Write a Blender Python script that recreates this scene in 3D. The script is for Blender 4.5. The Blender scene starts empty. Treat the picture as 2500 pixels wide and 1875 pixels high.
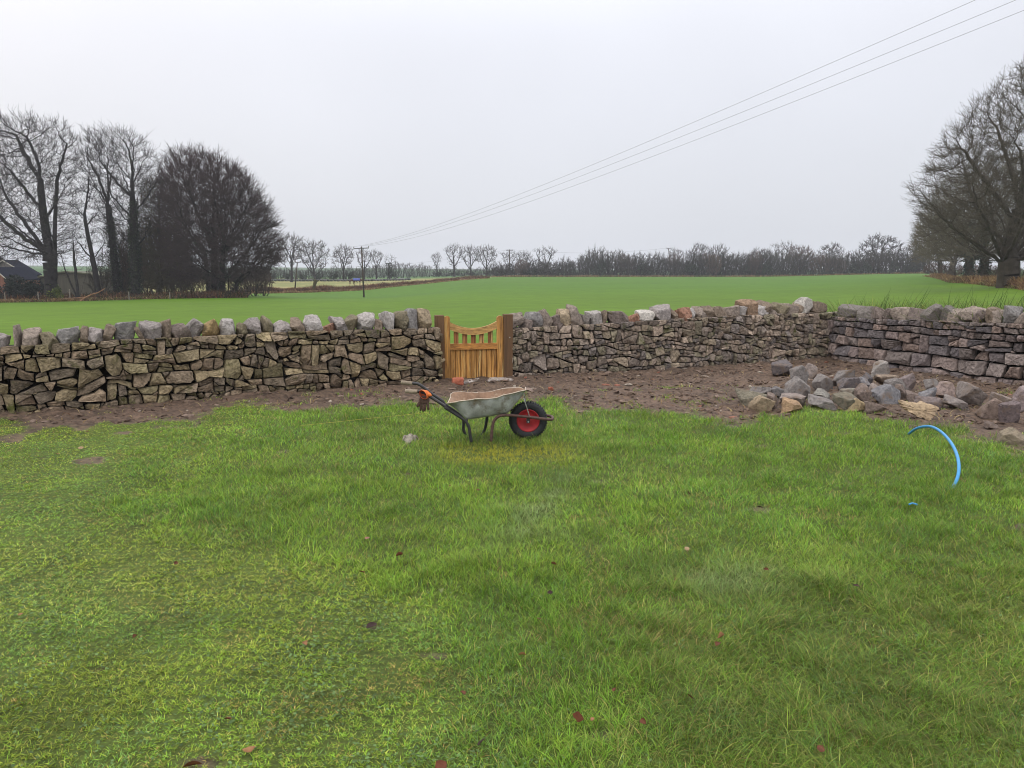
import bpy, bmesh, math, random
import numpy as np
from mathutils import Vector, Matrix
R = math.radians
SC = bpy.context.scene
COL = SC.collection
# ------------------------------------------------------------------ camera
CAM_H, FOC, PITCH = 1.75, 1850.0, R(8.53)
cd = bpy.data.cameras.new('camera'); cam = bpy.data.objects.new('camera', cd); COL.objects.link(cam)
cd.sensor_width = 36.0; cd.lens = FOC / 2500 * 36
cd.clip_start = 0.05; cd.clip_end = 6000
cam.location = (0, 0, CAM_H); cam.rotation_euler = (R(90) - PITCH, 0, 0)
SC.camera = cam
# ------------------------------------------------------------------ world
w = bpy.data.worlds.new('World'); SC.world = w; w.use_nodes = True
nt = w.node_tree; nt.nodes.clear()
def N(t, k, **kw):
    n = t.nodes.new(k)
    for a, b in kw.items(): setattr(n, a, b)
    return n
tc = N(nt, 'ShaderNodeTexCoord'); sx = N(nt, 'ShaderNodeSeparateXYZ')
nt.links.new(tc.outputs['Generated'], sx.inputs[0])
cr = N(nt, 'ShaderNodeValToRGB'); cr.color_ramp.interpolation = 'B_SPLINE'
els = cr.color_ramp.elements
els[0].position = 0.0; els[0].color = (0.335, 0.348, 0.374, 1)
els[1].position = 1.0; els[1].color = (1.0, 1.0, 1.02, 1)
for p_, c_ in ((0.08, (0.345, 0.356, 0.382, 1)), (0.2, (0.378, 0.387, 0.420, 1)), (0.33, (0.400, 0.408, 0.440, 1)), (0.5, (0.70, 0.71, 0.77, 1)), (0.7, (1.0, 1.0, 1.04, 1))):
    e = els.new(p_); e.color = c_
nt.links.new(sx.outputs[2], cr.inputs[0])
nz = N(nt, 'ShaderNodeTexNoise'); nz.inputs['Scale'].default_value = 1.6; nz.inputs['Detail'].default_value = 4; nz.inputs['Roughness'].default_value = .45
nt.links.new(tc.outputs['Generated'], nz.inputs['Vector'])
mr = N(nt, 'ShaderNodeMapRange'); mr.inputs['From Min'].default_value = .3; mr.inputs['From Max'].default_value = .7
mr.inputs['To Min'].default_value = 0.93; mr.inputs['To Max'].default_value = 1.08
nt.links.new(nz.outputs[0], mr.inputs[0])
ml = N(nt, 'ShaderNodeVectorMath', operation='SCALE'); nt.links.new(cr.outputs[0], ml.inputs[0]); nt.links.new(mr.outputs[0], ml.inputs['Scale'])
sk = N(nt, 'ShaderNodeTexSky'); sk.sky_type = 'NISHITA'; sk.sun_disc = False
sk.sun_elevation = R(38); sk.sun_rotation = R(-50); sk.dust_density = 6; sk.air_density = 1.0; sk.ozone_density = 1.0
b1 = N(nt, 'ShaderNodeBackground'); b1.inputs[1].default_value = 0.01
b2 = N(nt, 'ShaderNodeBackground'); b2.inputs[1].default_value = 2.05
nt.links.new(sk.outputs[0], b1.inputs[0]); nt.links.new(ml.outputs[0], b2.inputs[0])
ad = N(nt, 'ShaderNodeAddShader'); nt.links.new(b1.outputs[0], ad.inputs[0]); nt.links.new(b2.outputs[0], ad.inputs[1])
wo = N(nt, 'ShaderNodeOutputWorld'); nt.links.new(ad.outputs[0], wo.inputs[0])
# veiled sun behind cloud, high on the left
sl = bpy.data.lights.new('sun', 'SUN'); sl.energy = 0.8; sl.angle = R(25); sl.color = (1.0, .97, .92)
so = bpy.data.objects.new('sun', sl); COL.objects.link(so); so.rotation_euler = (R(50), 0, R(35 + 180)); so.location = (0, 0, 50)
so.rotation_euler = (R(52), 0, R(-35))
vs = SC.view_settings; vs.view_transform = 'Standard'; vs.look = 'None'; vs.exposure = 0.0; vs.gamma = 1.0
SC.cycles.use_denoising = True; SC.cycles.filter_width = 1.0; SC.cycles.max_bounces = 6; SC.cycles.transparent_max_bounces = 8
SC.cycles.volume_bounces = 0; SC.cycles.diffuse_bounces = 3; SC.cycles.caustics_reflective = False; SC.cycles.caustics_refractive = False
# ------------------------------------------------------------------ projection helpers (photo pixel, 2500 x 1875)
def ray(px, py):
    u = (np.asarray(px, float) - 1250) / FOC; v = (937.5 - np.asarray(py, float)) / FOC
    Yd = math.cos(PITCH) + v * math.sin(PITCH); Zd = -math.sin(PITCH) + v * math.cos(PITCH)
    return u / Yd, Zd / Yd
def W(px, py, Y):
    a, b = ray(px, py); return Vector((float(a) * Y, Y, CAM_H + float(b) * Y))
def G(px, py, z=0.0):
    a, b = ray(px, py); Y = (z - CAM_H) / float(b); return Vector((float(a) * Y, Y, z))
def topx(X, Y, z=0):            # world -> photo pixel
    X = np.asarray(X, float); Y = np.asarray(Y, float); dz = np.asarray(z, float) - CAM_H
    c, s = math.cos(PITCH), math.sin(PITCH)
    dep = Y * c - dz * s; up = Y * s + dz * c
    return 1250 + FOC * X / dep, 937.5 - FOC * up / dep
def lin(r, g, b, k=1.0):
    f = lambda c: ((c / 255 + .055) / 1.055) ** 2.4 if c > 10 else c / 255 / 12.92
    return (f(r) * k, f(g) * k, f(b) * k, 1)
rs = np.random.RandomState(7); random.seed(7)
_lat = np.random.RandomState(3).rand(256, 256)
def vnoise(x, y, sc=1.0, oct=3, off=0.0):
    x = np.asarray(x, float) / sc + off * 17.3 + 1000; y = np.asarray(y, float) / sc + off * 9.1 + 1000
    t = 0; a = 1; tot = 0
    for o in range(oct):
        xi = np.floor(x).astype(int); yi = np.floor(y).astype(int); fx = x - xi; fy = y - yi
        fx = fx * fx * (3 - 2 * fx); fy = fy * fy * (3 - 2 * fy)
        a00 = _lat[xi % 256, yi % 256]; a10 = _lat[(xi + 1) % 256, yi % 256]; a01 = _lat[xi % 256, (yi + 1) % 256]; a11 = _lat[(xi + 1) % 256, (yi + 1) % 256]
        t = t + a * ((a00 * (1 - fx) + a10 * fx) * (1 - fy) + (a01 * (1 - fx) + a11 * fx) * fy); tot += a
        x = x * 2.03 + 5.2; y = y * 2.03 + 1.7; a *= .5
    return t / tot
def sstep(a, b, x):
    t = np.clip((x - a) / (b - a), 0, 1); return t * t * (3 - 2 * t)
# ------------------------------------------------------------------ object helpers
def tag(o, label=None, cat=None, group=None, kind=None):
    if label: o['label'] = label
    if cat: o['category'] = cat
    if group: o['group'] = group
    if kind: o['kind'] = kind
    return o
def empty(name, loc, label, cat, group=None, rz=0):
    o = bpy.data.objects.new(name, None); COL.objects.link(o); o.location = loc; o.rotation_euler = (0, 0, rz)
    o.empty_display_size = .1
    return tag(o, label, cat, group)
def mesh_np(name, V, F, mat, parent=None, col=None, smooth=False, loc=None):
    """V (n,3); F list of (m,k) int arrays (faces of k corners); world coordinates, parented objects keep world place"""
    V = np.asarray(V, np.float32)
    me = bpy.data.meshes.new(name)
    if parent is not None:
        V = V - np.array(parent.location, np.float32)
        if parent.parent is not None: V = V - np.array(parent.parent.location, np.float32)
    elif loc is not None: V = V - np.array(loc, np.float32)
    if not isinstance(F, (list, tuple)): F = [F]
    F = [np.asarray(f, np.int32) for f in F if len(f)]
    nl = sum(f.size for f in F); npo = sum(len(f) for f in F)
    me.vertices.add(len(V)); me.vertices.foreach_set('co', V.ravel())
    me.loops.add(nl); me.loops.foreach_set('vertex_index', np.concatenate([f.ravel() for f in F]))
    me.polygons.add(npo)
    tot = np.concatenate([np.full(len(f), f.shape[1], np.int32) for f in F]); st = np.concatenate([[0], np.cumsum(tot)[:-1]]).astype(np.int32)
    me.polygons.foreach_set('loop_start', st)
    try: me.polygons.foreach_set('loop_total', tot)
    except Exception: pass
    me.update(calc_edges=True)
    me.polygons.foreach_set('use_smooth', np.full(npo, bool(smooth)))
    if col is not None:
        col = np.asarray(col, np.float32)
        if col.ndim == 1: col = np.tile(col, (len(V), 1))
        if col.shape[1] == 3: col = np.hstack([col, np.ones((len(col), 1), np.float32)])
        at = me.color_attributes.new('Col', 'FLOAT_COLOR', 'POINT'); at.data.foreach_set('color', col.ravel())
    if mat: me.materials.append(mat)
    o = bpy.data.objects.new(name, me); COL.objects.link(o)
    if parent is not None: o.parent = parent
    elif loc is not None: o.location = loc
    return o
class Bag:                      # gathers shapes for ONE mesh object
    def __init__(s): s.V = []; s.F = {}; s.C = []; s.n = 0
    def add(s, V, F, col=None):
        V = np.asarray(V, float)
        for f in (F if isinstance(F, (list, tuple)) and len(F) and isinstance(F[0], np.ndarray) else [np.asarray(F)]):
            if len(f): s.F.setdefault(f.shape[1], []).append(f + s.n)
        s.V.append(V); s.n += len(V)
        if col is not None:
            col = np.asarray(col, float)
            s.C.append(np.tile(col[:3], (len(V), 1)) if col.ndim == 1 else col[:, :3])
    def build(s, name, mat, parent=None, smooth=False, loc=None):
        return mesh_np(name, np.vstack(s.V), [np.vstack(v) for v in s.F.values()], mat, parent, np.vstack(s.C) if s.C else None, smooth, loc)
BOXF = np.array([[0, 3, 2, 1], [4, 5, 6, 7], [0, 1, 5, 4], [1, 2, 6, 5], [2, 3, 7, 6], [3, 0, 4, 7]])
def box(c, half, M=None, bev=0):
    """box with optionally chamfered edges; returns V, F"""
    hx, hy, hz = half
    if not bev:
        V = np.array([[-1, -1, -1], [1, -1, -1], [1, 1, -1], [-1, 1, -1], [-1, -1, 1], [1, -1, 1], [1, 1, 1], [-1, 1, 1]], float) * half
        F = [BOXF]
    else:
        bm = bmesh.new(); bmesh.ops.create_cube(bm, size=2.0)
        for v in bm.verts: v.co = Vector((v.co.x * hx, v.co.y * hy, v.co.z * hz))
        bmesh.ops.bevel(bm, geom=list(bm.edges), offset=bev, segments=2, affect='EDGES', profile=.6)
        V, F = bm2np(bm)
    if M is not None: V = V @ np.array(M.to_3x3()).T
    return V + np.array(c, float), F
def bm2np(bm):
    bm.verts.index_update(); V = np.array([v.co[:] for v in bm.verts]); d = {}
    for f in bm.faces: d.setdefault(len(f.verts), []).append([v.index for v in f.verts])
    bm.free(); return V, [np.array(v) for v in d.values()]
def tube(P, rad, sides=8, cap=True):
    P = np.array([tuple(p) for p in P], float); n = len(P); rad = np.full(n, rad) if np.isscalar(rad) else np.array(rad, float)
    T = np.gradient(P, axis=0); T /= np.linalg.norm(T, axis=1)[:, None] + 1e-9
    ref = np.array([0, 0, 1.0]) if abs(T[0][2]) < .9 else np.array([1.0, 0, 0]); V = []
    A = np.cross(T[0], ref); A /= np.linalg.norm(A)
    for i in range(n):
        A = A - T[i] * (A @ T[i]); A /= np.linalg.norm(A) + 1e-9; B = np.cross(T[i], A)
        th = np.linspace(0, 2 * np.pi, sides, endpoint=False)
        V.append(P[i] + rad[i] * (np.cos(th)[:, None] * A + np.sin(th)[:, None] * B))
    V = np.vstack(V); i = np.arange(n - 1)[:, None] * sides; j = np.arange(sides)[None]; j2 = (j + 1) % sides
    F = [np.stack([i + j, i + j2, i + sides + j2, i + sides + j], -1).reshape(-1, 4)]
    if cap:
        V = np.vstack([V, P[0], P[-1]]); a = len(V) - 2; jj = np.arange(sides); k = (jj + 1) % sides; o = (n - 1) * sides
        F.append(np.vstack([np.stack([k, jj, np.full(sides, a)], -1), np.stack([o + jj, o + k, np.full(sides, a + 1)], -1)]))
    return V, F
def smoothpts(P, k=6):           # Catmull-Rom through points
    P = [np.array(tuple(p), float) for p in P]; P = [2 * P[0] - P[1]] + P + [2 * P[-1] - P[-2]]; out = []
    for i in range(1, len(P) - 2):
        for t in np.linspace(0, 1, k, endpoint=False):
            a, b, c, d = P[i - 1:i + 3]
            out.append(.5 * ((2 * b) + (c - a) * t + (2 * a - 5 * b + 4 * c - d) * t * t + (3 * b - a - 3 * c + d) * t ** 3))
    out.append(P[-2]); return np.array(out)
# ------------------------------------------------------------------ materials
def mat(name, color=None, rough=.8, attr=True, vary=.25, vscale=8.0, bump=0.0, bscale=30.0, spec=.3, trans=0.0, extra=None, metal=0.0, moss=None, stretch=None, speck=None):
    m = bpy.data.materials.new(name); m.use_nodes = True; t = m.node_tree; p = t.nodes['Principled BSDF']; L = t.links.new
    p.inputs['Roughness'].default_value = rough; p.inputs['Specular IOR Level'].default_value = spec; p.inputs['Metallic'].default_value = metal
    geo = N(t, 'ShaderNodeNewGeometry'); tcn = N(t, 'ShaderNodeTexCoord')
    vec = geo.outputs['Position'] if stretch is None else tcn.outputs['Object']
    if stretch is not None:
        mp = N(t, 'ShaderNodeMapping'); mp.inputs['Scale'].default_value = stretch; L(vec, mp.inputs[0]); vec = mp.outputs[0]
    if color is None:
        c = N(t, 'ShaderNodeVertexColor'); c.layer_name = 'Col'; base = c.outputs[0]
    else:
        c = N(t, 'ShaderNodeRGB'); c.outputs[0].default_value = color; base = c.outputs[0]
    if vary:
        n = N(t, 'ShaderNodeTexNoise'); n.inputs['Scale'].default_value = vscale; n.inputs['Detail'].default_value = 6; n.inputs['Roughness'].default_value = .65; L(vec, n.inputs['Vector'])
        r = N(t, 'ShaderNodeMapRange'); r.inputs['From Min'].default_value = .3; r.inputs['From Max'].default_value = .7; r.inputs['To Min'].default_value = 1 - vary; r.inputs['To Max'].default_value = 1 + vary
        L(n.outputs[0], r.inputs[0]); s = N(t, 'ShaderNodeVectorMath', operation='SCALE'); L(base, s.inputs[0]); L(r.outputs[0], s.inputs['Scale']); base = s.outputs[0]
    if moss:                       # (colour, scale, threshold lo, hi): patches with their own outline
        for mc, ms, lo, hi in moss:
            n = N(t, 'ShaderNodeTexNoise'); n.inputs['Scale'].default_value = ms; n.inputs['Detail'].default_value = 8; n.inputs['Roughness'].default_value = .7; L(vec, n.inputs['Vector'])
            r = N(t, 'ShaderNodeMapRange'); r.inputs['From Min'].default_value = lo; r.inputs['From Max'].default_value = hi; L(n.outputs[0], r.inputs[0])
            x = N(t, 'ShaderNodeMix', data_type='RGBA'); L(r.outputs[0], x.inputs['Factor']); L(base, x.inputs['A']); x.inputs['B'].default_value = mc; base = x.outputs['Result']
    L(base, p.inputs['Base Color'])
    if bump:
        n = N(t, 'ShaderNodeTexNoise'); n.inputs['Scale'].default_value = bscale; n.inputs['Detail'].default_value = 8; n.inputs['Roughness'].default_value = .7; L(vec, n.inputs['Vector'])
        b = N(t, 'ShaderNodeBump'); b.inputs['Strength'].default_value = bump; b.inputs['Distance'].default_value = .02; L(n.outputs[0], b.inputs['Height']); L(b.outputs[0], p.inputs['Normal'])
    if trans:
        tr = N(t, 'ShaderNodeBsdfTranslucent'); L(base, tr.inputs[0]); mx = N(t, 'ShaderNodeMixShader'); mx.inputs[0].default_value = trans
        L(p.outputs[0], mx.inputs[1]); L(tr.outputs[0], mx.inputs[2]); L(mx.outputs[0], t.nodes['Material Output'].inputs[0])
    return m
# ------------------------------------------------------------------ terrain
_cp = np.array([-700, 0, 560, 900, 1250, 1800, 2250, 2500, 3200.])
_cy = np.log(np.array([16, 30, 60, 85, 125, 160, 250, 400, 800, 1500, 2600.]))
_cz = np.array([
 [0, -.4, -1.3, -1.9, -2.2, -1.2, .5, 2.5, 6, 12, 16],
 [0, -.3, -1.1, -1.75, -1.9, -1.4, 0, 2.5, 6, 11, 15],
 [0, -.2, -.8, -1.35, -1.95, -1.5, -.85, .6, 3.5, 8.5, 12],
 [0, -.2, -.7, -1.4, -2.55, -1.75, -1.1, -.6, 2., 6, 9],
 [0, -.1, -.5, -.65, -.7, -.6, -.3, .1, 1.3, 3.0, 5],
 [0, -.1, -.4, -.55, -.6, -.55, -.3, .2, 1.3, 2.5, 4],
 [0, 0, .05, .25, .45, .6, .75, .9, 1.4, 2.5, 4],
 [0, .1, .5, .75, .95, 1.05, 1.15, 1.3, 1.8, 3, 5],
 [0, .3, .9, 1.1, 1.3, 1.4, 1.5, 1.8, 2.2, 4, 6]])
def terr(X, Y):
    X = np.asarray(X, float); Y = np.maximum(np.asarray(Y, float), 1.0)
    px = 1250 + FOC * X / Y * .99; ly = np.log(np.clip(Y, 16, 2599))
    i = np.clip(np.searchsorted(_cp, px) - 1, 0, 7); j = np.clip(np.searchsorted(_cy, ly) - 1, 0, 9)
    fx = np.clip((px - _cp[i]) / (_cp[i + 1] - _cp[i]), 0, 1); fy = np.clip((ly - _cy[j]) / (_cy[j + 1] - _cy[j]), 0, 1)
    fx = fx * fx * (3 - 2 * fx); fy2 = fy * fy * (3 - 2 * fy); fy = .5 * fy + .5 * fy2
    z = (_cz[i, j] * (1 - fx) + _cz[i + 1, j] * fx) * (1 - fy) + (_cz[i, j + 1] * (1 - fx) + _cz[i + 1, j + 1] * fx) * fy
    return np.where(Y < 16, 0, z)
def T(px, Y):                    # ground point on azimuth px at distance Y
    X = (px - 1250) / (FOC * .99) * Y; return Vector((X, Y, float(terr(X, Y))))
def pt(px, py, Y): return W(px, py, Y)
# wall front-face base lines (photo pixels of the foot of each wall)
NEW_L = [G(*p) for p in ((-230, 1050), (0, 1020), (300, 995), (550, 972), (800, 953), (1082, 937))]
NEW_R = [G(*p) for p in ((1249, 926), (1342, 917), (1580, 908), (1776, 896), (1900, 886), (2021, 876))]
OLD_W = [G(*p) for p in ((2021, 876), (2089, 890), (2279, 917), (2370, 933), (2500, 948), (2800, 985))]
_wl = NEW_L + NEW_R + OLD_W[1:]
_wpx = np.array([topx(p.x, p.y)[0] for p in _wl]); _wY = np.array([p.y for p in _wl])
def wallY(px): return np.interp(px, _wpx, _wY)
# crop field edge distance by azimuth
def cropY(px): return np.interp(px, [-700, 0, 560, 606, 630, 760, 900, 1180, 1215, 2230, 2262, 2300, 2400, 2500, 2700, 3200], [80, 84, 88, 91, 128, 140, 150, 213, 247, 250, 155, 96, 68, 50, 40, 36])
# near ground ------------------------------------------------------
_sb = np.array([(-600, 1085), (-300, 1060), (0, 1036), (100, 1046), (190, 1050), (260, 1030), (330, 1036), (400, 1030), (480, 1022), (530, 998), (600, 984), (660, 988), (720, 1003), (800, 1000), (900, 990), (990, 984), (1100, 985), (1300, 985), (1340, 976), (1420, 1000), (1500, 1008), (1560, 1003), (1650, 1020), (1700, 1008), (1800, 1034), (1860, 1022), (1920, 1010), (1960, 996), (2080, 1006), (2160, 1026), (2260, 1046), (2350, 1062), (2430, 1088), (2500, 1108), (2800, 1180), (3300, 1260)], float)
_patch = [(230, 1128, 45, 9), (1870, 1246, 32, 8), (2030, 1060, 55, 7), (1860, 1088, 28, 5), (1460, 1175, 30, 5), (695, 1100, 14, 4), (30, 1072, 60, 10), (300, 1056, 25, 4), (1450, 1800, 60, 9), (500, 1860, 60, 8), (905, 1525, 24, 6), (100, 1120, 18, 3), (1640, 1175, 18, 4), (1000, 1160, 10, 3), (1070, 1600, 40, 7), (2080, 1460, 20, 4), (1220, 1600, 26, 5), (2480, 1290, 20, 6), (620, 1635, 25, 5), (240, 1640, 18, 5), (1345, 1845, 30, 6)]
def soilness(X, Y):
    px, py = topx(X, Y); b = np.interp(px, _sb[:, 0], _sb[:, 1])
    n = (vnoise(X, Y, .28, 5) - .5) * 1.35; k = (py - 935) / 90.0
    s = sstep(14, -14, py - b + n * 46 * np.maximum(k, .6))
    for (cx, cy, rx, ry) in _patch:
        d = np.sqrt(((px - cx) / rx) ** 2 + ((py - cy) / ry) ** 2) + n * 1.6
        s = np.maximum(s, .9 * sstep(1.15, .6, d))
    return s
def near_z(X, Y):
    s = soilness(X, Y)
    z = (vnoise(X, Y, 1.1, 2, 1) - .5) * .05 + (vnoise(X, Y, .12, 3, 2) - .5) * (.012 + .07 * s) + (vnoise(X, Y, .4, 2, 5) - .5) * .04 * s
    px, _ = topx(X, Y); d = (wallY(px) - Y)
    z = z - .012 * s + .05 * s * sstep(.7, 0, d)
    return z * sstep(.3, 1.2, Y)
HAZE = 0.0004
# =================================================================== GROUND
def grid_faces(nu, nv):
    i = np.arange(nu - 1)[:, None] * nv; j = np.arange(nv - 1)[None]
    return np.stack([i + j, i + nv + j, i + nv + j + 1, i + j + 1], -1).reshape(-1, 4)
def near_ground():
    x = np.arange(-9.5, 15.6, .04); y = np.concatenate([np.arange(-3, 2.2, .2), np.arange(2.2, 16.6, .035)])
    X, Y = np.meshgrid(x, y, indexing='ij'); Z = near_z(X, Y); s = soilness(X, Y)
    px, py = topx(X, np.maximum(Y, 1.5)); ok = (Y < wallY(px) + .34) | (Y < 4)
    F = grid_faces(*X.shape); V = np.stack([X, Y, Z], -1).reshape(-1, 3)
    cx = ok.ravel()[F].all(1); sm = s.ravel()[F].mean(1)
    n1 = vnoise(X, Y, .25, 4, 7).ravel()[:, None]; n2 = vnoise(X, Y, 1.3, 3, 8).ravel()[:, None]
    soilc = np.array(lin(86, 71, 58)[:3]) * (.45 + .9 * n1); soilc = soilc * (1 - .35 * n2) + np.array(lin(118, 92, 78)[:3]) * .35 * n2
    turf = np.array(lin(76, 88, 38)[:3]) * (.6 + .8 * n1)
    sv = s.ravel()[:, None]; C = turf * (1 - sv) + soilc * sv
    for nm, sel, m in (('soil', cx & (sm > .35), MAT_SOIL), ('lawn', cx & (sm <= .35), MAT_TURF)):
        f = F[sel]; u, inv = np.unique(f, return_inverse=True)
        o = mesh_np(nm, V[u], inv.reshape(f.shape), m, col=C[u], smooth=True); o['kind'] = 'structure'
MAT_SOIL = mat('soil', None, .85, vary=.6, vscale=16, bump=1.0, bscale=30, spec=.35, moss=[(lin(150, 132, 112), 60, .66, .72), (lin(44, 34, 28), 9, .54, .70)])
MAT_TURF = mat('turf', None, .9, vary=.4, vscale=30, bump=.8, bscale=60, spec=.2)
near_ground()
def field_sheet(name, pxs, y0, y1, ny, m, colf, power=1.0, dz=0):
    u = np.linspace(0, 1, ny) ** power; PX = np.repeat(pxs[:, None], ny, 1)
    Y = np.exp(np.log(y0)[:, None] * (1 - u) + np.log(y1)[:, None] * u)
    X = (PX - 1250) / (FOC * .99) * Y; Z = terr(X, Y) + dz
    o = mesh_np(name, np.stack([X, Y, Z], -1).reshape(-1, 3), grid_faces(*X.shape), m, col=colf(PX, Y, X).reshape(-1, 3), smooth=True)
    o['kind'] = 'structure'; return o
MAT_CROP = mat('crop', None, .8, vary=.16, vscale=.9, bump=.6, bscale=5, spec=.1, moss=[(lin(88, 96, 42), 7, .62, .8), (lin(120, 170, 60, .6), 3.1, .58, .8)])
MAT_PAST = mat('pasture', None, .95, vary=.22, vscale=.5, bump=.4, bscale=3, spec=.1)
pxs = np.concatenate([np.arange(-2400, -700, 50.), np.arange(-700, 3201, 10.), np.arange(3250, 4900, 50.)])
def cropcol(PX, Y, X):
    n = vnoise(X, Y, 12, 3, 3)[..., None]; m = vnoise(X * .3, Y, 2.5, 3, 4)[..., None]
    a = np.array(lin(108, 142, 32, .52)[:3]); b = np.array(lin(90, 132, 34, .54)[:3])
    f = sstep(40, 130, Y)[..., None] * .8
    c = a * (1 - f) + b * f; return c * (.84 + .2 * n + .14 * m)
wy = np.maximum(wallY(pxs), 3) + .12
field_sheet('crop_field', pxs, wy, cropY(pxs), 150, MAT_CROP, cropcol, dz=-.012)
def pastcol(PX, Y, X):
    n = vnoise(X * .25, Y, 5, 3, 6)[..., None]; n2 = vnoise(X * .06, Y, 1.2 + Y * .01, 2, 9)[..., None]
    tan = np.array(lin(162, 150, 104, .72)[:3]); ol = np.array(lin(128, 142, 84, .68)[:3]); gr = np.array(lin(92, 128, 74, .6)[:3]); dk = np.array(lin(66, 78, 66, .6)[:3])
    left = (PX < 1215)[..., None]
    c = tan * (1 - n2) + ol * n2; c = np.where(n > .6, tan * 1.05, c)
    far = sstep(225, 275, Y)[..., None]; c2 = np.where(vnoise(X, Y, 70, 2, 11)[..., None] > .5, gr, dk * .8 + gr * .2)
    c = np.where(left, c * (1 - far) + c2 * far, gr * (1 - far) + c2 * far)
    return c * (.85 + .3 * n)
field_sheet('rough_pasture', pxs, cropY(pxs) - .4, np.full(len(pxs), 2600.), 130, MAT_PAST, pastcol, 1.15, dz=-.03)
# =================================================================== GRASS BLADES
def blades(X, Y, Z, L, Wd, lean, C, az=None, r=rs, dirb=None):
    """vectorised grass blades; 7 vertices each"""
    n = len(X); az = r.rand(n) * 2 * np.pi if az is None else az
    d = np.stack([np.cos(az), np.sin(az)], -1); s = np.stack([-d[:, 1], d[:, 0]], -1)
    tw = r.rand(n) * np.pi; s = s * np.cos(tw)[:, None] * 1 + d * np.sin(tw)[:, None] * .6
    s /= np.linalg.norm(s, axis=1)[:, None]
    V = np.zeros((n, 7, 3)); 
    for k, (t, wf) in enumerate(((0, .8), (.35, 1.), (.7, .75), (1, 0))):
        h = L * (t * np.cos(lean * .5) - .5 * np.sin(lean) * t * t * .6); o = L * (np.sin(lean) * t * t * .85 + .12 * t)
        c = np.stack([X + d[:, 0] * o, Y + d[:, 1] * o, Z + h], -1)
        if k < 3:
            V[:, 2 * k] = c; V[:, 2 * k + 1] = c; off = s * (Wd * wf * .5)[:, None]
            V[:, 2 * k, :2] -= off; V[:, 2 * k + 1, :2] += off
        else: V[:, 6] = c
    b = np.arange(n)[:, None] * 7
    Q = np.concatenate([b + np.array([0, 1, 3, 2]), b + np.array([2, 3, 5, 4])]); Tt = b + np.array([4, 5, 6])
    return V.reshape(-1, 3), [Q, Tt], np.repeat(C, 7, 0)
MAT_GRASS = mat('grass', None, .55, vary=.12, vscale=3, spec=.25, trans=.3)
MAT_DRY = mat('dry_grass', None, .8, vary=.2, vscale=2, spec=.15, trans=.15)
def longness(px, py):
    xb = np.interp(py, [960, 1000, 1100, 1250, 1330, 1400, 1500, 1600, 1875, 2200], [560, 560, 470, 380, 560, 880, 1110, 1150, 1230, 1300])
    return sstep(-230, 190, px - xb + (vnoise(px * .01, py * .013, .8, 3, 77) - .5) * 420)
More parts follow.
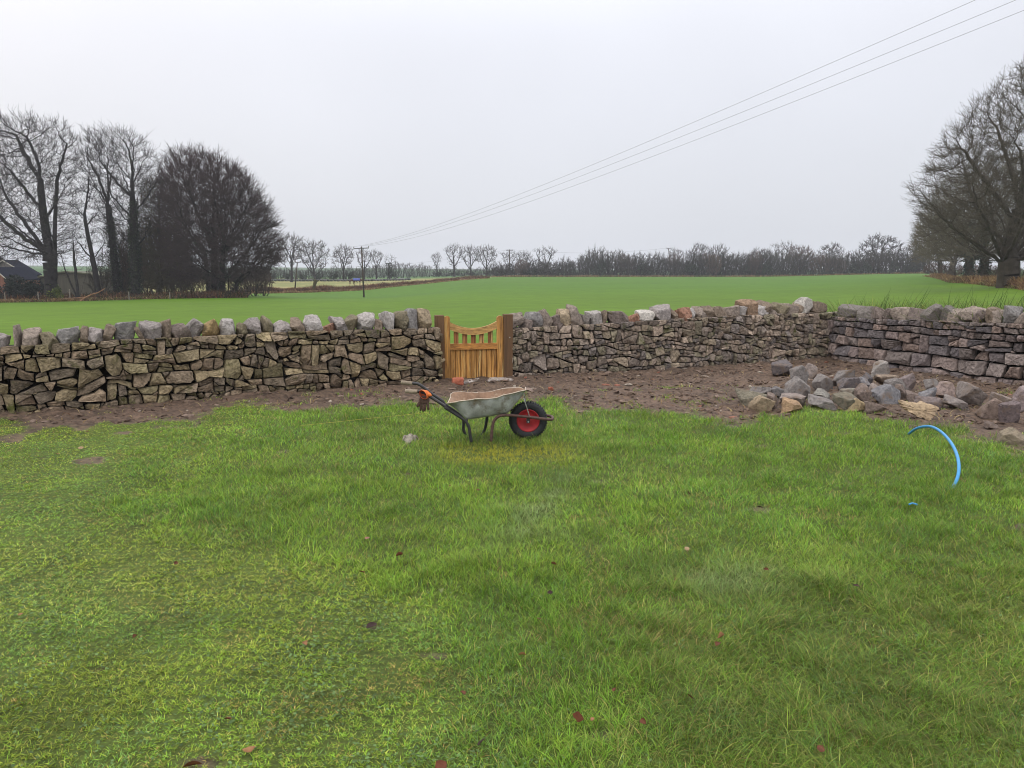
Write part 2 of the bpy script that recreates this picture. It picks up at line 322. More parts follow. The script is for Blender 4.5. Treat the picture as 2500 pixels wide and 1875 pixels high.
def lawn_grass():
    P = []
    for (ya, yb, dens) in ((1.3, 2.0, 6000), (2.0, 3.2, 21000), (3.2, 4.4, 16000), (4.4, 6.2, 9500), (6.2, 8.2, 5500), (8.2, 11.5, 3800)):
        xm = yb * .76 + 1.3; n = int((yb - ya) * 2 * xm * dens); x = (rs.rand(n) * 2 - 1) * xm; y = ya + rs.rand(n) * (yb - ya)
        lg_ = longness(*topx(x, y)); k = (np.abs(x) < y * .73 + 1.4) & (rs.rand(n) > lg_ * .30) & ((np.abs(x) < y * .71 + .25) | (rs.rand(n) < .5)); P.append(np.stack([x[k], y[k]], -1))
    P = np.vstack(P); X, Y = P.T
    # clumping: pull positions towards a jittered lattice of tufts
    cs = .055; _ix = np.round(X / cs).astype(int); _iy = np.round(Y / cs).astype(int); gx = (_ix + (_lat[_ix % 256, _iy % 256] - .5) * 1.3) * cs; gy = (_iy + (_lat[(_iy + 91) % 256, (_ix + 37) % 256] - .5) * 1.3) * cs; pull = .5
    X = X + (gx - X) * pull * rs.rand(len(X)); Y = Y + (gy - Y) * pull * rs.rand(len(X))
    s = soilness(X, Y); tuft = sstep(.60, .72, vnoise(X, Y, .3, 3, 12))
    _px, _py = topx(X, Y); _in = _py > np.interp(_px, _sb[:, 0], _sb[:, 1]) + 26; keep = rs.rand(len(X)) < np.clip(1 - s * np.where(_in, .72, 1.06), 0, 1) + tuft * .5 * (s > .5)
    px, py = topx(X, Y); keep &= (Y < wallY(px) - .05)
    X, Y, s, px, py = X[keep], Y[keep], s[keep], px[keep], py[keep]; n = len(X); Z = near_z(X, Y) - .004
    lg = longness(px, py); flat = sstep(1350, 1750, px) * sstep(1250, 1500, py)
    mown = (1 - lg)
    cl = vnoise(X, Y, .30, 3, 14); c2 = vnoise(X, Y, .11, 2, 15)
    L = .024 + .036 * lg + .012 * flat; L *= (.45 + .7 * rs.rand(n) + .75 * (cl - .35) * (0.4 + lg)); L *= (.75 + .6 * c2); tf = sstep(.66, .76, vnoise(X, Y, .22, 3, 120)) * (1 - .5 * mown); L *= 1 + .75 * tf; th = sstep(.60, .70, vnoise(X, Y, .18, 3, 121)); L *= 1 - .25 * th
    yel = np.exp(-(((px - 1235) / 165) ** 4 + ((py - 1113) / 27) ** 4)) * sstep(.25, .6, vnoise(X, Y, .16, 3, 99) + .12) ; L *= 1 - .45 * yel
    L *= 1 - .35 * sstep(1.0, .0, 1 - s)
    L = np.maximum(L, .012)
    Wd = (.0015 + .0016 * rs.rand(n) ** 2) * (1 + .17 * np.maximum(Y - 3, 0)) * (1 + .25 * mown)
    lean = .3 + 1.0 * rs.rand(n) + .3 * flat + .45 * mown
    az = rs.rand(n) * 2 * np.pi; faz = vnoise(X, Y, .6, 2, 16) * 2 * np.pi * 1.6
    az = np.where(rs.rand(n) < (.06 + .14 * flat + .08 * lg), faz + rs.randn(n) * .8, az)
    # colours
    A = np.array([lin(112, 150, 52)[:3], lin(138, 160, 62)[:3], lin(102, 140, 76)[:3], lin(158, 166, 92)[:3], lin(120, 126, 62)[:3], lin(164, 146, 96)[:3]]) * np.array([1.30, 1.30, 1.12])
    n1 = vnoise(X, Y, .9, 3, 20); n2 = vnoise(X, Y, .45, 3, 21); n3 = vnoise(X, Y, 2.2, 2, 22)
    wts = np.stack([.9 + 1.2 * lg, .35 + 1.6 * sstep(.5, .7, n1), .25 + 1.5 * sstep(.5, .66, n2) * (1 - .4 * lg), .18 + .8 * sstep(.58, .72, n3) + .8 * flat * n1, .2 + 1.8 * flat * (.4 + n2) + .9 * mown * sstep(.52, .7, n1) , .05 + .16 * flat + .5 * s + .15 * sstep(.6, .7, n2) + 1.0 * th], -1)
    wts /= wts.sum(1)[:, None]; cum = wts.cumsum(1); pick = (rs.rand(n)[:, None] > cum).sum(1).clip(0, 5)
    C = A[pick] * (.55 + .95 * rs.rand(n) ** 1.5)[:, None] * (.82 + .36 * vnoise(X, Y, .35, 4, 33))[:, None]
    C = C * (1 - .12 * flat)[:, None] * (1 + .25 * mown)[:, None] * np.stack([1 + .10 * mown, 1 + 0 * mown, 1 - .08 * mown], -1) * (1 - .12 * tf)[:, None] * (1 - .12 * th)[:, None]
    pale = np.exp(-((px - (1420 - (py - 1150) * 1.1 )) / 60) ** 2) * sstep(1150, 1180, py) * sstep(1370, 1330, py) + np.exp(-(((px - 1300) / 140) ** 2 + ((py - 1300) / 16) ** 2)) + .8 * np.exp(-(((px - 1800) / 170) ** 2 + ((py - 1420) / 40) ** 2)) ; pale = np.clip(pale, 0, 1) * .45 * (.4 + 1.2 * sstep(.4, .65, vnoise(X, Y, .14, 3, 130)))
    C = C * (1 - pale)[:, None] + np.array(lin(160, 178, 120)[:3]) * (.6 + .6 * rs.rand(n))[:, None] * pale[:, None]; C = C * (.70 + .60 * vnoise(X, Y, .55, 3, 91))[:, None]
    yel = yel * .55; C = C * (1 - yel)[:, None] + (np.array(lin(206, 186, 50)[:3]) * (.9 + .5 * rs.rand(n))[:, None]) * yel[:, None] 
    V, F, CC = blades(X, Y, Z, L, Wd, lean, C * .86, az)
    o = mesh_np('grass', V, F, MAT_GRASS, col=CC)
    tag(o, 'uneven green lawn grass, mown short at left and long at right', 'grass', kind='stuff')
    # clover and small broad leaves in the mown part
    n = 130000; y = 2.1 + (rs.rand(n) ** 1.3) * 6.0; x = (rs.rand(n) * 2 - 1) * (y * .73 + .2); px, py = topx(x, y)
    pr = (1 - longness(px, py)) * (.05 + .32 * sstep(.45, .68, vnoise(x, y, .4, 4, 40))) + .12 * sstep(.6, .7, vnoise(x, y, .3, 2, 41)); k = (rs.rand(n) < pr) & (soilness(x, y) < .5); x, y = x[k], y[k]; n = len(x)
    z = near_z(x, y) + .008 + .020 * rs.rand(n); r_ = .0028 + .0038 * rs.rand(n); th = rs.rand(n) * 6.28; tx, ty = rs.randn(n) * .35, rs.randn(n) * .35
    ang = np.linspace(0, 2 * np.pi, 6, endpoint=False); V = np.zeros((n, 6, 3))
    for i, a in enumerate(ang):
        dx = np.cos(a + th) * r_ * 1.25; dy = np.sin(a + th) * r_; V[:, i] = np.stack([x + dx, y + dy, z + dx * tx + dy * ty], -1)
    C = np.array(lin(108, 134, 78)[:3]) * (.4 + .8 * rs.rand(n))[:, None]
    o = mesh_np('clover', V.reshape(-1, 3), np.arange(n * 6).reshape(n, 6), MAT_GRASS, col=np.repeat(C, 6, 0)); tag(o, 'low clover and small broad leaves among the mown grass', 'clover', kind='stuff')
lawn_grass()
# taller weeds and bent grass on the bank just behind the old wall
def rough_behind():
    X = []; Y = []; n = 5200; px = 2035 + rs.rand(n) * 800; y = wallY(px) + .42 + rs.rand(n) ** 1.4 * 1.3
    x = (px - 1250) / (FOC * .99) * y; cl = vnoise(x, y, .5, 2, 50)
    k = rs.rand(n) < .25 + cl; x, y, px = x[k], y[k], px[k]; n = len(x)
    f = sstep(2040, 2350, px)
    L = .30 * (.5 + .8 * rs.rand(n)) + .62 + .12 * f; z0 = np.zeros(n) - .0
    bank = .45
    C = np.array([lin(92, 116, 46)[:3], lin(128, 150, 62)[:3], lin(78, 88, 40)[:3], lin(170, 168, 92)[:3], lin(112, 92, 62)[:3]])[rs.choice(5, n, p=[.34, .26, .2, .12, .08])] * .8
    V, F, CC = blades(x, y, z0 + bank, L * .95, np.full(n, .011), .3 + 1.1 * rs.rand(n), C); b = Bag(); b.add(V, F, CC)
    n = 240; px = 2055 + rs.rand(n) ** .8 * 450; y = wallY(px) + .5 + rs.rand(n) * .5; x = (px - 1250) / (FOC * .99) * y
    V, F, CC = blades(x, y, np.full(n, bank), .80 + .42 * rs.rand(n) ** 2.2, np.full(n, .012), .12 + .4 * rs.rand(n), np.tile(np.array(lin(62, 82, 34)[:3]), (n, 1)), az=rs.randn(n) * .5 + .2)
    b.add(V, F, CC)
    tag(b.build('rough_grass', MAT_GRASS), 'rank weeds and bent long grass growing just behind the old wall', 'grass', kind='stuff')
    # the earth bank they stand on
    ps = np.arange(2035, 2840, 12.); u = np.linspace(0, 1, 14); PX = np.repeat(ps[:, None], 14, 1); Yb = wallY(ps)[:, None] + .36 + u[None] * 1.9
    Xb = (PX - 1250) / (FOC * .99) * Yb; Zb = (bank + .03) * sstep(1, .55, np.repeat(u[None], len(ps), 0)) + .05 * vnoise(Xb, Yb, .3, 3) - .03
    o = mesh_np('bank', np.stack([Xb, Yb, Zb], -1).reshape(-1, 3), grid_faces(*Xb.shape), MAT_TURF, col=np.array(lin(80, 84, 40)[:3]), smooth=True); o['kind'] = 'structure'
rough_behind()
# dead grass and bracken verges
def verge(name, label, pts, n, wdt, L, cols, wd=.05, seed=1, cat='dead grass'):
    r = np.random.RandomState(seed); P = np.array([(p[0], p[1]) for p in pts], float)
    seg = np.linspace(0, len(P) - 1, n) ; i = np.clip(seg.astype(int), 0, len(P) - 2); f = seg - i
    base = P[i] * (1 - f)[:, None] + P[i + 1] * f[:, None]; px = base[:, 0] + r.randn(n) * 4; Y = base[:, 1] + (r.rand(n) - .5) * wdt
    X = (px - 1250) / (FOC * .99) * Y; Z = terr(X, Y) - .05; q = vnoise(X, Y, 3, 3, seed)
    LL = L * (.4 + .5 * r.rand(n) + .9 * (q - .3)); LL = np.maximum(LL, .1)
    C = np.array([c[:3] for c in cols])[(np.clip(vnoise(X, Y, 2.2, 3, seed + 5) * 1.6 - .3 + r.randn(n) * .2, 0, .999) * len(cols)).astype(int)] * (.7 + .5 * r.rand(n))[:, None]
    V, F, CC = blades(X, Y, Z, LL, np.full(n, wd) * (.6 + .8 * r.rand(n)), .3 + 1. * r.rand(n), C, r=r)
    return tag(mesh_np(name, V, F, MAT_DRY, col=CC), label, cat, kind='stuff')
TAN = [lin(158, 132, 92, .7), lin(132, 102, 72, .7), lin(176, 152, 108, .7)]; RUST = [lin(112, 82, 66, .7), lin(96, 68, 54, .7), lin(140, 104, 74, .7)]
verge('dead_grass', 'strip of tan dead grass edging the field under the tall left trees', [(-200, 82.5), (0, 84.5), (300, 86.5), (606, 90.5)], 9000, 3.0, .5, TAN + RUST[:1] + [lin(96, 104, 56, .7)], .06, 1)
verge('bracken', 'dark reddish bracken and brambles beneath the tall left trees', [(-200, 90), (0, 90), (300, 91), (500, 91), (606, 93)], 9000, 9.0, 1.1, RUST + [lin(72, 74, 48, .7), lin(60, 56, 44, .7)], .07, 2, 'bracken')
verge('dead_bracken', 'long rusty brown bracken bank between the crop and the pale pasture', [(612, 127), (700, 135), (800, 143), (900, 151), (1050, 180), (1190, 219)], 15000, 5, 1.15, RUST + RUST[:1] + TAN[1:2], .09, 3, 'bracken')
verge('dead_grass', 'pale straw fringe in front of the rusty bracken bank', [(612, 124), (700, 131.5), (800, 139.5), (900, 147.5), (1050, 175), (1190, 213)], 7000, 2.0, .5, TAN, .09, 4)
verge('dead_grass', 'thin tan verge along the foot of the far hedge', [(1200, 246), (1600, 248), (2235, 249)], 9000, 4, .8, TAN + RUST[2:] + [lin(110, 120, 70, .7)], .12, 5)
verge('bracken', 'orange brown bracken bank under the avenue of trees at right', [(2255, 150), (2300, 100), (2400, 74), (2500, 56), (2700, 45)], 16000, 14, .95, [lin(156, 126, 84, .8), lin(134, 102, 72, .75), lin(112, 82, 62, .7), lin(168, 144, 100, .8)], .06, 6, 'bracken')
verge('dead_grass', 'tan grass edge of the field before the right hand trees', [(2240, 156), (2300, 93), (2400, 68), (2500, 49.5), (2700, 40)], 7000, 4, .42, TAN + [lin(112, 124, 62, .7)], .05, 7)
# =================================================================== ROCKS
def ico(sub):
    bm = bmesh.new(); bmesh.ops.create_icosphere(bm, subdivisions=sub, radius=1); V, F = bm2np(bm); return V / np.linalg.norm(V, axis=1)[:, None], F
ICO = {k: ico(k) for k in (1, 2, 3, 4)}
def rock(dim, r, sub=3, p=16, cuts=9, rough=.03, tilt=.22, top=None, cut=(.98, .30)):
    D, F = ICO[sub]; h = np.array(dim) / 2
    nr = np.vstack([np.eye(3), -np.eye(3)]) + r.randn(6, 3) * tilt * np.array([1, 1, 1]); nr /= np.linalg.norm(nr, axis=1)[:, None]
    off = np.concatenate([h, h]) * (.92 + .12 * r.rand(6))
    cn = r.randn(cuts, 3); cn /= np.linalg.norm(cn, axis=1)[:, None]; co = np.linalg.norm(cn * h, axis=1) * (cut[0] + cut[1] * r.rand(cuts))
    if top is not None:           # gabled top
        for s in (-1, 1):
            v = np.array([s * top[0], r.randn() * .1, 1.0]); v /= np.linalg.norm(v); nr = np.vstack([nr, v]); off = np.append(off, h[2] * top[1])
    nn = np.vstack([nr, cn]); oo = np.concatenate([off, co])
    q = np.maximum(D @ nn.T, 0) / oo; rad = (q ** p).sum(1) ** (-1 / p)
    V = D * rad[:, None]; S = np.linalg.norm(h)
    n = np.zeros(len(V))
    for k in range(10):
        f = r.randn(3) * (3 + 2.2 * k) / S * .5; n += np.sin(V @ f + r.rand() * 6.28) / (1 + .5 * k)
    n2 = np.abs(np.sin(V @ (r.randn(3) * 7 / S) + n * 1.3))
    V = V * (1 + rough * n * .45 - rough * .9 * (n2 < .12))[:, None]
    return V, F
MAT_STONE = mat('limestone', None, .88, vary=.5, vscale=24, bump=1.0, bscale=34, spec=.25,
                moss=[(lin(170, 166, 158, .8), 34, .64, .74), (lin(92, 92, 44, .7), 5.5, .62, .74)])
MAT_WALLSTONE = mat('rubble_stone', None, .9, vary=.52, vscale=22, bump=1.0, bscale=30, spec=.22,
                moss=[(lin(150, 142, 126, .75), 30, .66, .76), (lin(92, 96, 44, .65), 4.2, .56, .70)])
MAT_OLDSTONE = mat('old_wall_stone', None, .9, vary=.52, vscale=22, bump=1.0, bscale=30, spec=.22, moss=[(lin(160, 150, 146, .7), 32, .66, .77), (lin(80, 84, 44, .6), 3.0, .66, .76)])
MAT_CORE = mat('shaded_core', lin(46, 38, 32, .3), .95, vary=.4, vscale=12, bump=.8)  # core colour darkened to paint shade into the crevices between stones
MAT_CLEAN = mat('heap_stone', None, .88, vary=.5, vscale=24, bump=1.0, bscale=34, spec=.28, moss=[(lin(186, 182, 176, .8), 30, .63, .72), (lin(108, 90, 74, .9), 6, .52, .66)])
def place(V, c, rz=0, rx=0, ry=0):
    M = np.array(Matrix.Rotation(rz, 3, 'Z') @ Matrix.Rotation(rx, 3, 'X') @ Matrix.Rotation(ry, 3, 'Y')); return V @ M.T + np.array(tuple(c))
# ------------------------------------------------------------------ wall faces
def polyline(P):
    P = np.array([(p.x, p.y) for p in P]); d = np.linalg.norm(np.diff(P, axis=0), axis=1); s = np.concatenate([[0], np.cumsum(d)])
    def at(u):
        u = np.asarray(u, float); x = np.interp(u, s, P[:, 0]); y = np.interp(u, s, P[:, 1])
        e = .25; tx = np.interp(u + e, s, P[:, 0]) - np.interp(u - e, s, P[:, 0]); ty = np.interp(u + e, s, P[:, 1]) - np.interp(u - e, s, P[:, 1])
        l = np.hypot(tx, ty) + 1e-9; tx, ty = tx / l, ty / l
        return x, y, ty, -tx          # position and outward (towards camera) normal
    return at, s[-1]
def clip(poly, a, b, c):              # keep a*x+b*y<=c
    out = []; n = len(poly)
    for i in range(n):
        p, q = poly[i], poly[(i + 1) % n]; dp = a * p[0] + b * p[1] - c; dq = a * q[0] + b * q[1] - c
        if dp <= 0: out.append(p)
        if dp * dq < 0: t = dp / (dp - dq); out.append((p[0] + t * (q[0] - p[0]), p[1] + t * (q[1] - p[1])))
    return out
def rubble_cells(Lw, H, r, an=1.6, rmin=.04, rmax=.165, tries=9000):
    pts = []; 
    for k in range(tries):
        u = r.rand() * Lw; v = r.rand() * H(u) * an; f = 1 - k / tries; rad = rmin + (rmax - rmin) * f ** 1.7 * (.45 + .55 * r.rand())
        if all((u - q[0]) ** 2 + (v - q[1]) ** 2 > (.50 * (rad + q[2])) ** 2 for q in pts): pts.append((u, v, rad))
    A = np.array(pts); cells = []
    for i, (u, v, rad) in enumerate(A):
        d2 = (A[:, 0] - u) ** 2 + (A[:, 1] - v) ** 2; nb = np.argsort(d2)[1:26]; R_ = .45
        P = [(u - R_, v - R_), (u + R_, v - R_), (u + R_, v + R_), (u - R_, v + R_)]
        for j in nb:
            q = A[j]; a, b = 2 * (q[0] - u), 2 * (q[1] - v); c = q[0] ** 2 + q[1] ** 2 - u * u - v * v + (rad ** 2 - q[2] ** 2)
            P = clip(P, a, b, c)
            if len(P) < 3: break
        if len(P) < 3: continue
        h = H(u) * an; P = clip(P, 0, 1, h); P = clip(P, 0, -1, .06 * an); P = clip(P, 1, 0, Lw); P = clip(P, -1, 0, 0)
        if len(P) >= 3: cells.append([(x, y / an) for x, y in P])
    return cells
def course_cells(Lw, H, r, ch=(.085, .15), amp=.06, ratio=(1.0, 2.6), big=.10, split=.26, cutp=.5, slant=.4, lowbig=1.0):
    """rough courses: wavy bed joints, slanted uprights, stones that span two courses, split slabs, knocked off corners"""
    top = max(H(0), H(Lw / 2), H(Lw)) + .06; vs = [-.06]
    while vs[-1] < top: vs.append(vs[-1] + (ch[0] + (ch[1] - ch[0]) * r.rand() ** 1.2) * (1 + (lowbig - 1) * max(0, 1 - vs[-1] / .5)))
    n = len(vs); ph = r.rand(n, 4) * 6.28; fr = 2 + r.rand(n, 4) * 9
    def bed(k, u):
        k = min(k, n - 1); return vs[k] + amp * .5 * sum(math.sin(fr[k, q] * u + ph[k, q]) for q in range(4)) / 2
    blocked = [[] for _ in range(n + 3)]; cells = []
    for k in range(n - 1):
        u = -r.rand() * .2; sl = 0; bl = sorted(blocked[k])
        while u < Lw:
            hit = [b for b in bl if b[0] <= u < b[1] - 1e-6]
            if hit: u = hit[0][1]; sl = hit[0][3]; continue
            h = vs[k + 1] - vs[k]; wd = h * (ratio[0] + (ratio[1] - ratio[0]) * r.rand() ** 1.5); e = u + wd; s1 = (r.rand() - .5) * 2 * slant * h; nxt = [b for b in bl if b[0] > u and b[0] < e + h * .45]
            if nxt: e = min(b[0] for b in nxt); s1 = [b for b in nxt if b[0] == e][0][2]
            if e - u < h * .3: u = e; sl = s1; continue
            two = r.rand() < big and k + 2 < n and not nxt and not any(b[0] < e + .02 and b[1] > u - .02 for b in blocked[k + 1])
            kt = k + 2 if two else k + 1
            if two: blocked[k + 1].append((u, e, sl, s1))
            m = 4; P = [(u + (e - u) * t / m - (sl * .5 * (1 - t / m) + s1 * .5 * t / m), bed(k, u + (e - u) * t / m)) for t in range(m + 1)] + [(u + (e - u) * t / m + (sl * .5 * (1 - t / m) + s1 * .5 * t / m), bed(kt, u + (e - u) * t / m)) for t in range(m, -1, -1)]
            # straighten long beds a little: drop random inner points
            P = [p for q, p in enumerate(P) if q in (0, m, m + 1, 2 * m + 1) or r.rand() < .35]
            parts = [P]; hh = bed(kt, (u + e) / 2) - bed(k, (u + e) / 2)
            if r.rand() < split and hh > .075:
                a = r.randn() * .22; b_ = 1.0; cm = (u + e) / 2; vm = bed(k, cm) + hh * (.35 + .3 * r.rand()); c0 = a * cm + vm; parts = [clip(P, a, 1, c0), clip(P, -a, -1, -c0)]
            elif r.rand() < split * .6 and (e - u) > .12:
                a = r.randn() * .5; um = u + (e - u) * (.35 + .3 * r.rand()); vm = bed(k, um) + hh / 2; c0 = um + a * vm; parts = [clip(P, 1, a, c0), clip(P, -1, -a, -c0)]
            for Q in parts:
                if len(Q) < 3: continue
                A = np.array(Q); c = A.mean(0); sx_, sy_ = np.ptp(A[:, 0]), np.ptp(A[:, 1])
                for cx_, cy_ in ((1, 1), (1, -1), (-1, 1), (-1, -1)):
                    if r.rand() < cutp * .5:
                        nx_ = cx_ * (.5 + r.rand()) / max(sx_, .02); ny_ = cy_ * (.5 + r.rand()) / max(sy_, .02); l = math.hypot(nx_, ny_); nx_, ny_ = nx_ / l, ny_ / l
                        mx_ = max(nx_ * p[0] + ny_ * p[1] for p in Q); w_ = mx_ - (nx_ * c[0] + ny_ * c[1]); cc = mx_ - w_ * (.18 + .30 * r.rand()); chip = clip(Q, -nx_, -ny_, -(cc)); Q = clip(Q, nx_, ny_, cc)
                        if len(Q) < 3: break
                        if len(chip) >= 3 and r.rand() < .5 and w_ > .05: cells.append(chip)
                if len(Q) >= 3: cells.append(Q)
            u = e; sl = s1
    out = []
    for P in cells:
        A = np.array(P); hh = H(float(A[:, 0].mean())); P = clip(P, 0, 1, hh); P = clip(P, 1, 0, Lw); P = clip(P, -1, 0, 0)
        if len(P) >= 3:
            A = np.array(P); ar = .5 * abs(np.dot(A[:, 0], np.roll(A[:, 1], 1)) - np.dot(A[:, 1], np.roll(A[:, 0], 1)))
            if ar > .0007: out.append(P)
    return out
def stones_mesh(cells, at, r, palette, batter=.07, gap=.006, rnd=1, bulge=1.0):
    b = Bag(); pal = np.array([p[:3] for p in palette])
    for P in cells:
        P = np.array(P); c = P.mean(0); sz = np.sqrt(max(np.ptp(P[:, 0]) * np.ptp(P[:, 1]), 1e-6))
        if sz < .028: continue
        for _ in range(rnd):
            if r.rand() < .3 and rnd == 1: break
            Q = np.roll(P, -1, 0); P = np.stack([.94 * P + .06 * Q, .06 * P + .94 * Q], 1).reshape(-1, 2)
        d = P - c; l = np.linalg.norm(d, axis=1); P = c + d * (1 - np.minimum(gap * (1 + .8 * r.rand()) / l, .45))[:, None]
        # resample
        Q = np.roll(P, -1, 0); el = np.linalg.norm(Q - P, axis=1); st = max(el.sum() / 22, .004)
        P = np.vstack([p + (q - p) * np.linspace(0, 1, max(1, int(round(e / st))), endpoint=False)[:, None] for p, q, e in zip(P, Q, el)]); m = len(P)
        nr_ = (P - c) / (np.linalg.norm(P - c, axis=1)[:, None] + 1e-9); P = P - nr_ * (np.abs(r.randn(m)) * sz * .02)[:, None]
        sl = r.randn(2) * np.array([.20, .24]); of = .022 + .016 * r.rand(); pl = []
        for i in range(r.randint(2, 5)):
            a = r.rand() * 6.28; dv = np.array([math.cos(a), math.sin(a)]); ext = (( P - c) @ dv).max(); st_ = .5 + 1.0 * r.rand(); pl.append((dv, st_, ext * (.25 + .6 * r.rand())))
        pro = (r.rand() - .4) * .045
        def dep(q):
            e = q - c; d_ = of + e @ sl * bulge
            for dv, st_, x0 in pl: d_ = np.minimum(d_, of + e @ sl * bulge - st_ * (e @ dv - x0) * .8)
            return np.maximum(d_, -.03)
        V = []; rings = ((1.0, -.12, 0), (1.0, -.010, .9), (.975, .003, 1), (.85, .004, 1), (.66, .005, 1), (.44, .005, 1.0), (.2, .005, 1.0))
        for (sc, dd, kf) in rings:
            q = c + (P - c) * sc; de = dd + kf * dep(q) + pro + (r.randn(m) * .0040 * (kf > 0)); V.append(np.stack([q[:, 0], q[:, 1], de], -1))
        q = c[None]; V.append(np.array([[c[0], c[1], float(dep(q)[0]) + .005 + pro]])); V = np.vstack(V)
        x, y, nx, ny = at(V[:, 0]); off = V[:, 2] - batter * V[:, 1]
        Wd = np.stack([x + nx * off, y + ny * off, V[:, 1]], -1)
        i = np.arange(6)[:, None] * m; j = np.arange(m)[None]; j2 = (j + 1) % m
        F4 = np.stack([i + j, i + j2, i + m + j2, i + m + j], -1).reshape(-1, 4); jj = np.arange(m); F3 = np.stack([6 * m + jj, 6 * m + (jj + 1) % m, np.full(m, 7 * m)], -1)
        b.add(Wd, [F4, F3], (pal[r.randint(len(pal))] * .6 + pal.mean(0) * .4) * (.72 + .66 * r.rand()))
    return b
def core(at, Lw, H, thick=.42, batter=.07, inset=.07):
    us = np.linspace(0, Lw, 40); x, y, nx, ny = at(us); V = []
    for u, X, Y, a, b_ in zip(us, x, y, nx, ny):
        h = H(u) - .02
        for (o, z) in ((-inset, -.1), (-inset - batter * h, h), (-inset - thick + batter * h, h), (-inset - thick, -.1)): V.append((X + a * o, Y + b_ * o, z))
    V = np.array(V); F = []
    for i in range(39):
        for k in range(4): F.append((4 * i + k, 4 * i + (k + 1) % 4, 4 * i + 4 + (k + 1) % 4, 4 * i + 4 + k))
    F += [(3, 2, 1, 0), (156, 157, 158, 159)]
    return V, [np.array(F)]
def zf(x, y, ox, oy, s): return (ox + x * s, oy + y * s)
GREYL = lin(190, 184, 182); GREYB = lin(142, 141, 144); BRN = lin(128, 108, 90); PNK = lin(152, 136, 126); YEL = lin(158, 128, 66); OLV = lin(118, 108, 78); TANC = lin(186, 164, 132); DRK = lin(96, 92, 93); LIL = lin(158, 150, 150); RED = lin(168, 110, 84); PUR = lin(116, 100, 98); WHT = lin(206, 200, 192)
def coping(parent, at_line, lst, hz, seed, m, thick=.36, batter=.07):
    """lst: (px0, px1, py_top, colour, lean)"""
    r = np.random.RandomState(seed); at, Lw, pxu, us = at_line
    for (p0, p1, top, c, lean) in lst:
        pm = (p0 + p1) / 2; u = float(np.interp(pm, pxu, us)); x, y, nx, ny = [float(q) for q in at(u)]
        h0 = hz(u) - .02; off = -batter * h0 - thick / 2 + .02
        X, Y = x + nx * off, y + ny * off; yf = y + ny * (-batter * h0 + .02)
        ang = math.atan2(-ny, -nx) - math.pi / 2
        wdt = abs(p1 - p0) * yf / FOC / max(abs(-ny - (X / Y) * nx), .4) * 1.02
        ztop = W(pm, top, yf + .05).z; hh = max(ztop - h0, .1) + .03
        V, F = rock((wdt * 1.05, thick * (.8 + .3 * r.rand()), hh * 1.03), r, 4, p=90, cuts=9, rough=.055, tilt=.24, cut=(.76, .38))
        hh += .045; V = V * (np.array([wdt * 1.14, thick * .95, hh]) / np.ptp(V, axis=0)); V = V - (V.max(0) + V.min(0)) / 2; V = place(V, (0, 0, 0), 0, 0, lean + r.randn() * .09); V = place(V, (X, Y, h0 - .075 - V[:, 2].min()), ang)
        mesh_np('coping_stone', V, F, m, parent, col=(np.array(c[:3]) * .55 + np.array(lin(132, 122, 110)[:3]) * .45) * (.72 + .24 * r.rand()), smooth=False)
def wall(name, label, P, htab, cells_kind, pal, cop, seed, m, group=None, **kw):
    at, Lw = polyline(P); us = np.linspace(0, Lw, 200); x, y, _, _ = at(us); pxu = topx(x, y)[0]
    hpx = np.array(htab, float)   # (px, py of the line under the coping)
    hv = np.array([W(px, py, float(np.interp(px, pxu, y))).z for px, py in hpx]); H = lambda u: float(np.interp(np.interp(u, us, pxu), hpx[:, 0], hv))
    r = np.random.RandomState(seed)
    root = empty(name, (x[0], y[0], 0), label, 'wall', group)
    cells = course_cells(Lw, H, r, **kw)
    b = stones_mesh(cells, at, r, pal, rnd=1 if cells_kind == 'rubble' else 2, bulge=1.0 if cells_kind == 'rubble' else .7, gap=.0060 if cells_kind == 'rubble' else .010); b.build('stonework', m, root)
    V, F = core(at, Lw, H); c = Bag(); c.add(V, F); c.build('wall_core', MAT_CORE, root)
    coping(root, (at, Lw, pxu, us), cop, H, seed + 1, MAT_STONE)
    return root, at, Lw, H
zL = lambda l: [(x0 * .3165, x1 * .3165, 740 + t * .3165, c, le) for x0, x1, t, c, le in l]
z7 = lambda l: [(500 + x0 * .2712, 500 + x1 * .2712, 740 + t * .2712, c, le) for x0, x1, t, c, le in l]
z8 = lambda l: [(1230 + x0 * .2803, 1230 + x1 * .2803, 700 + t * .2803, c, le) for x0, x1, t, c, le in l]
z1 = lambda l: [(1750 + x0 * .339, 1750 + x1 * .339, 700 + t * .339, c, le) for x0, x1, t, c, le in l]
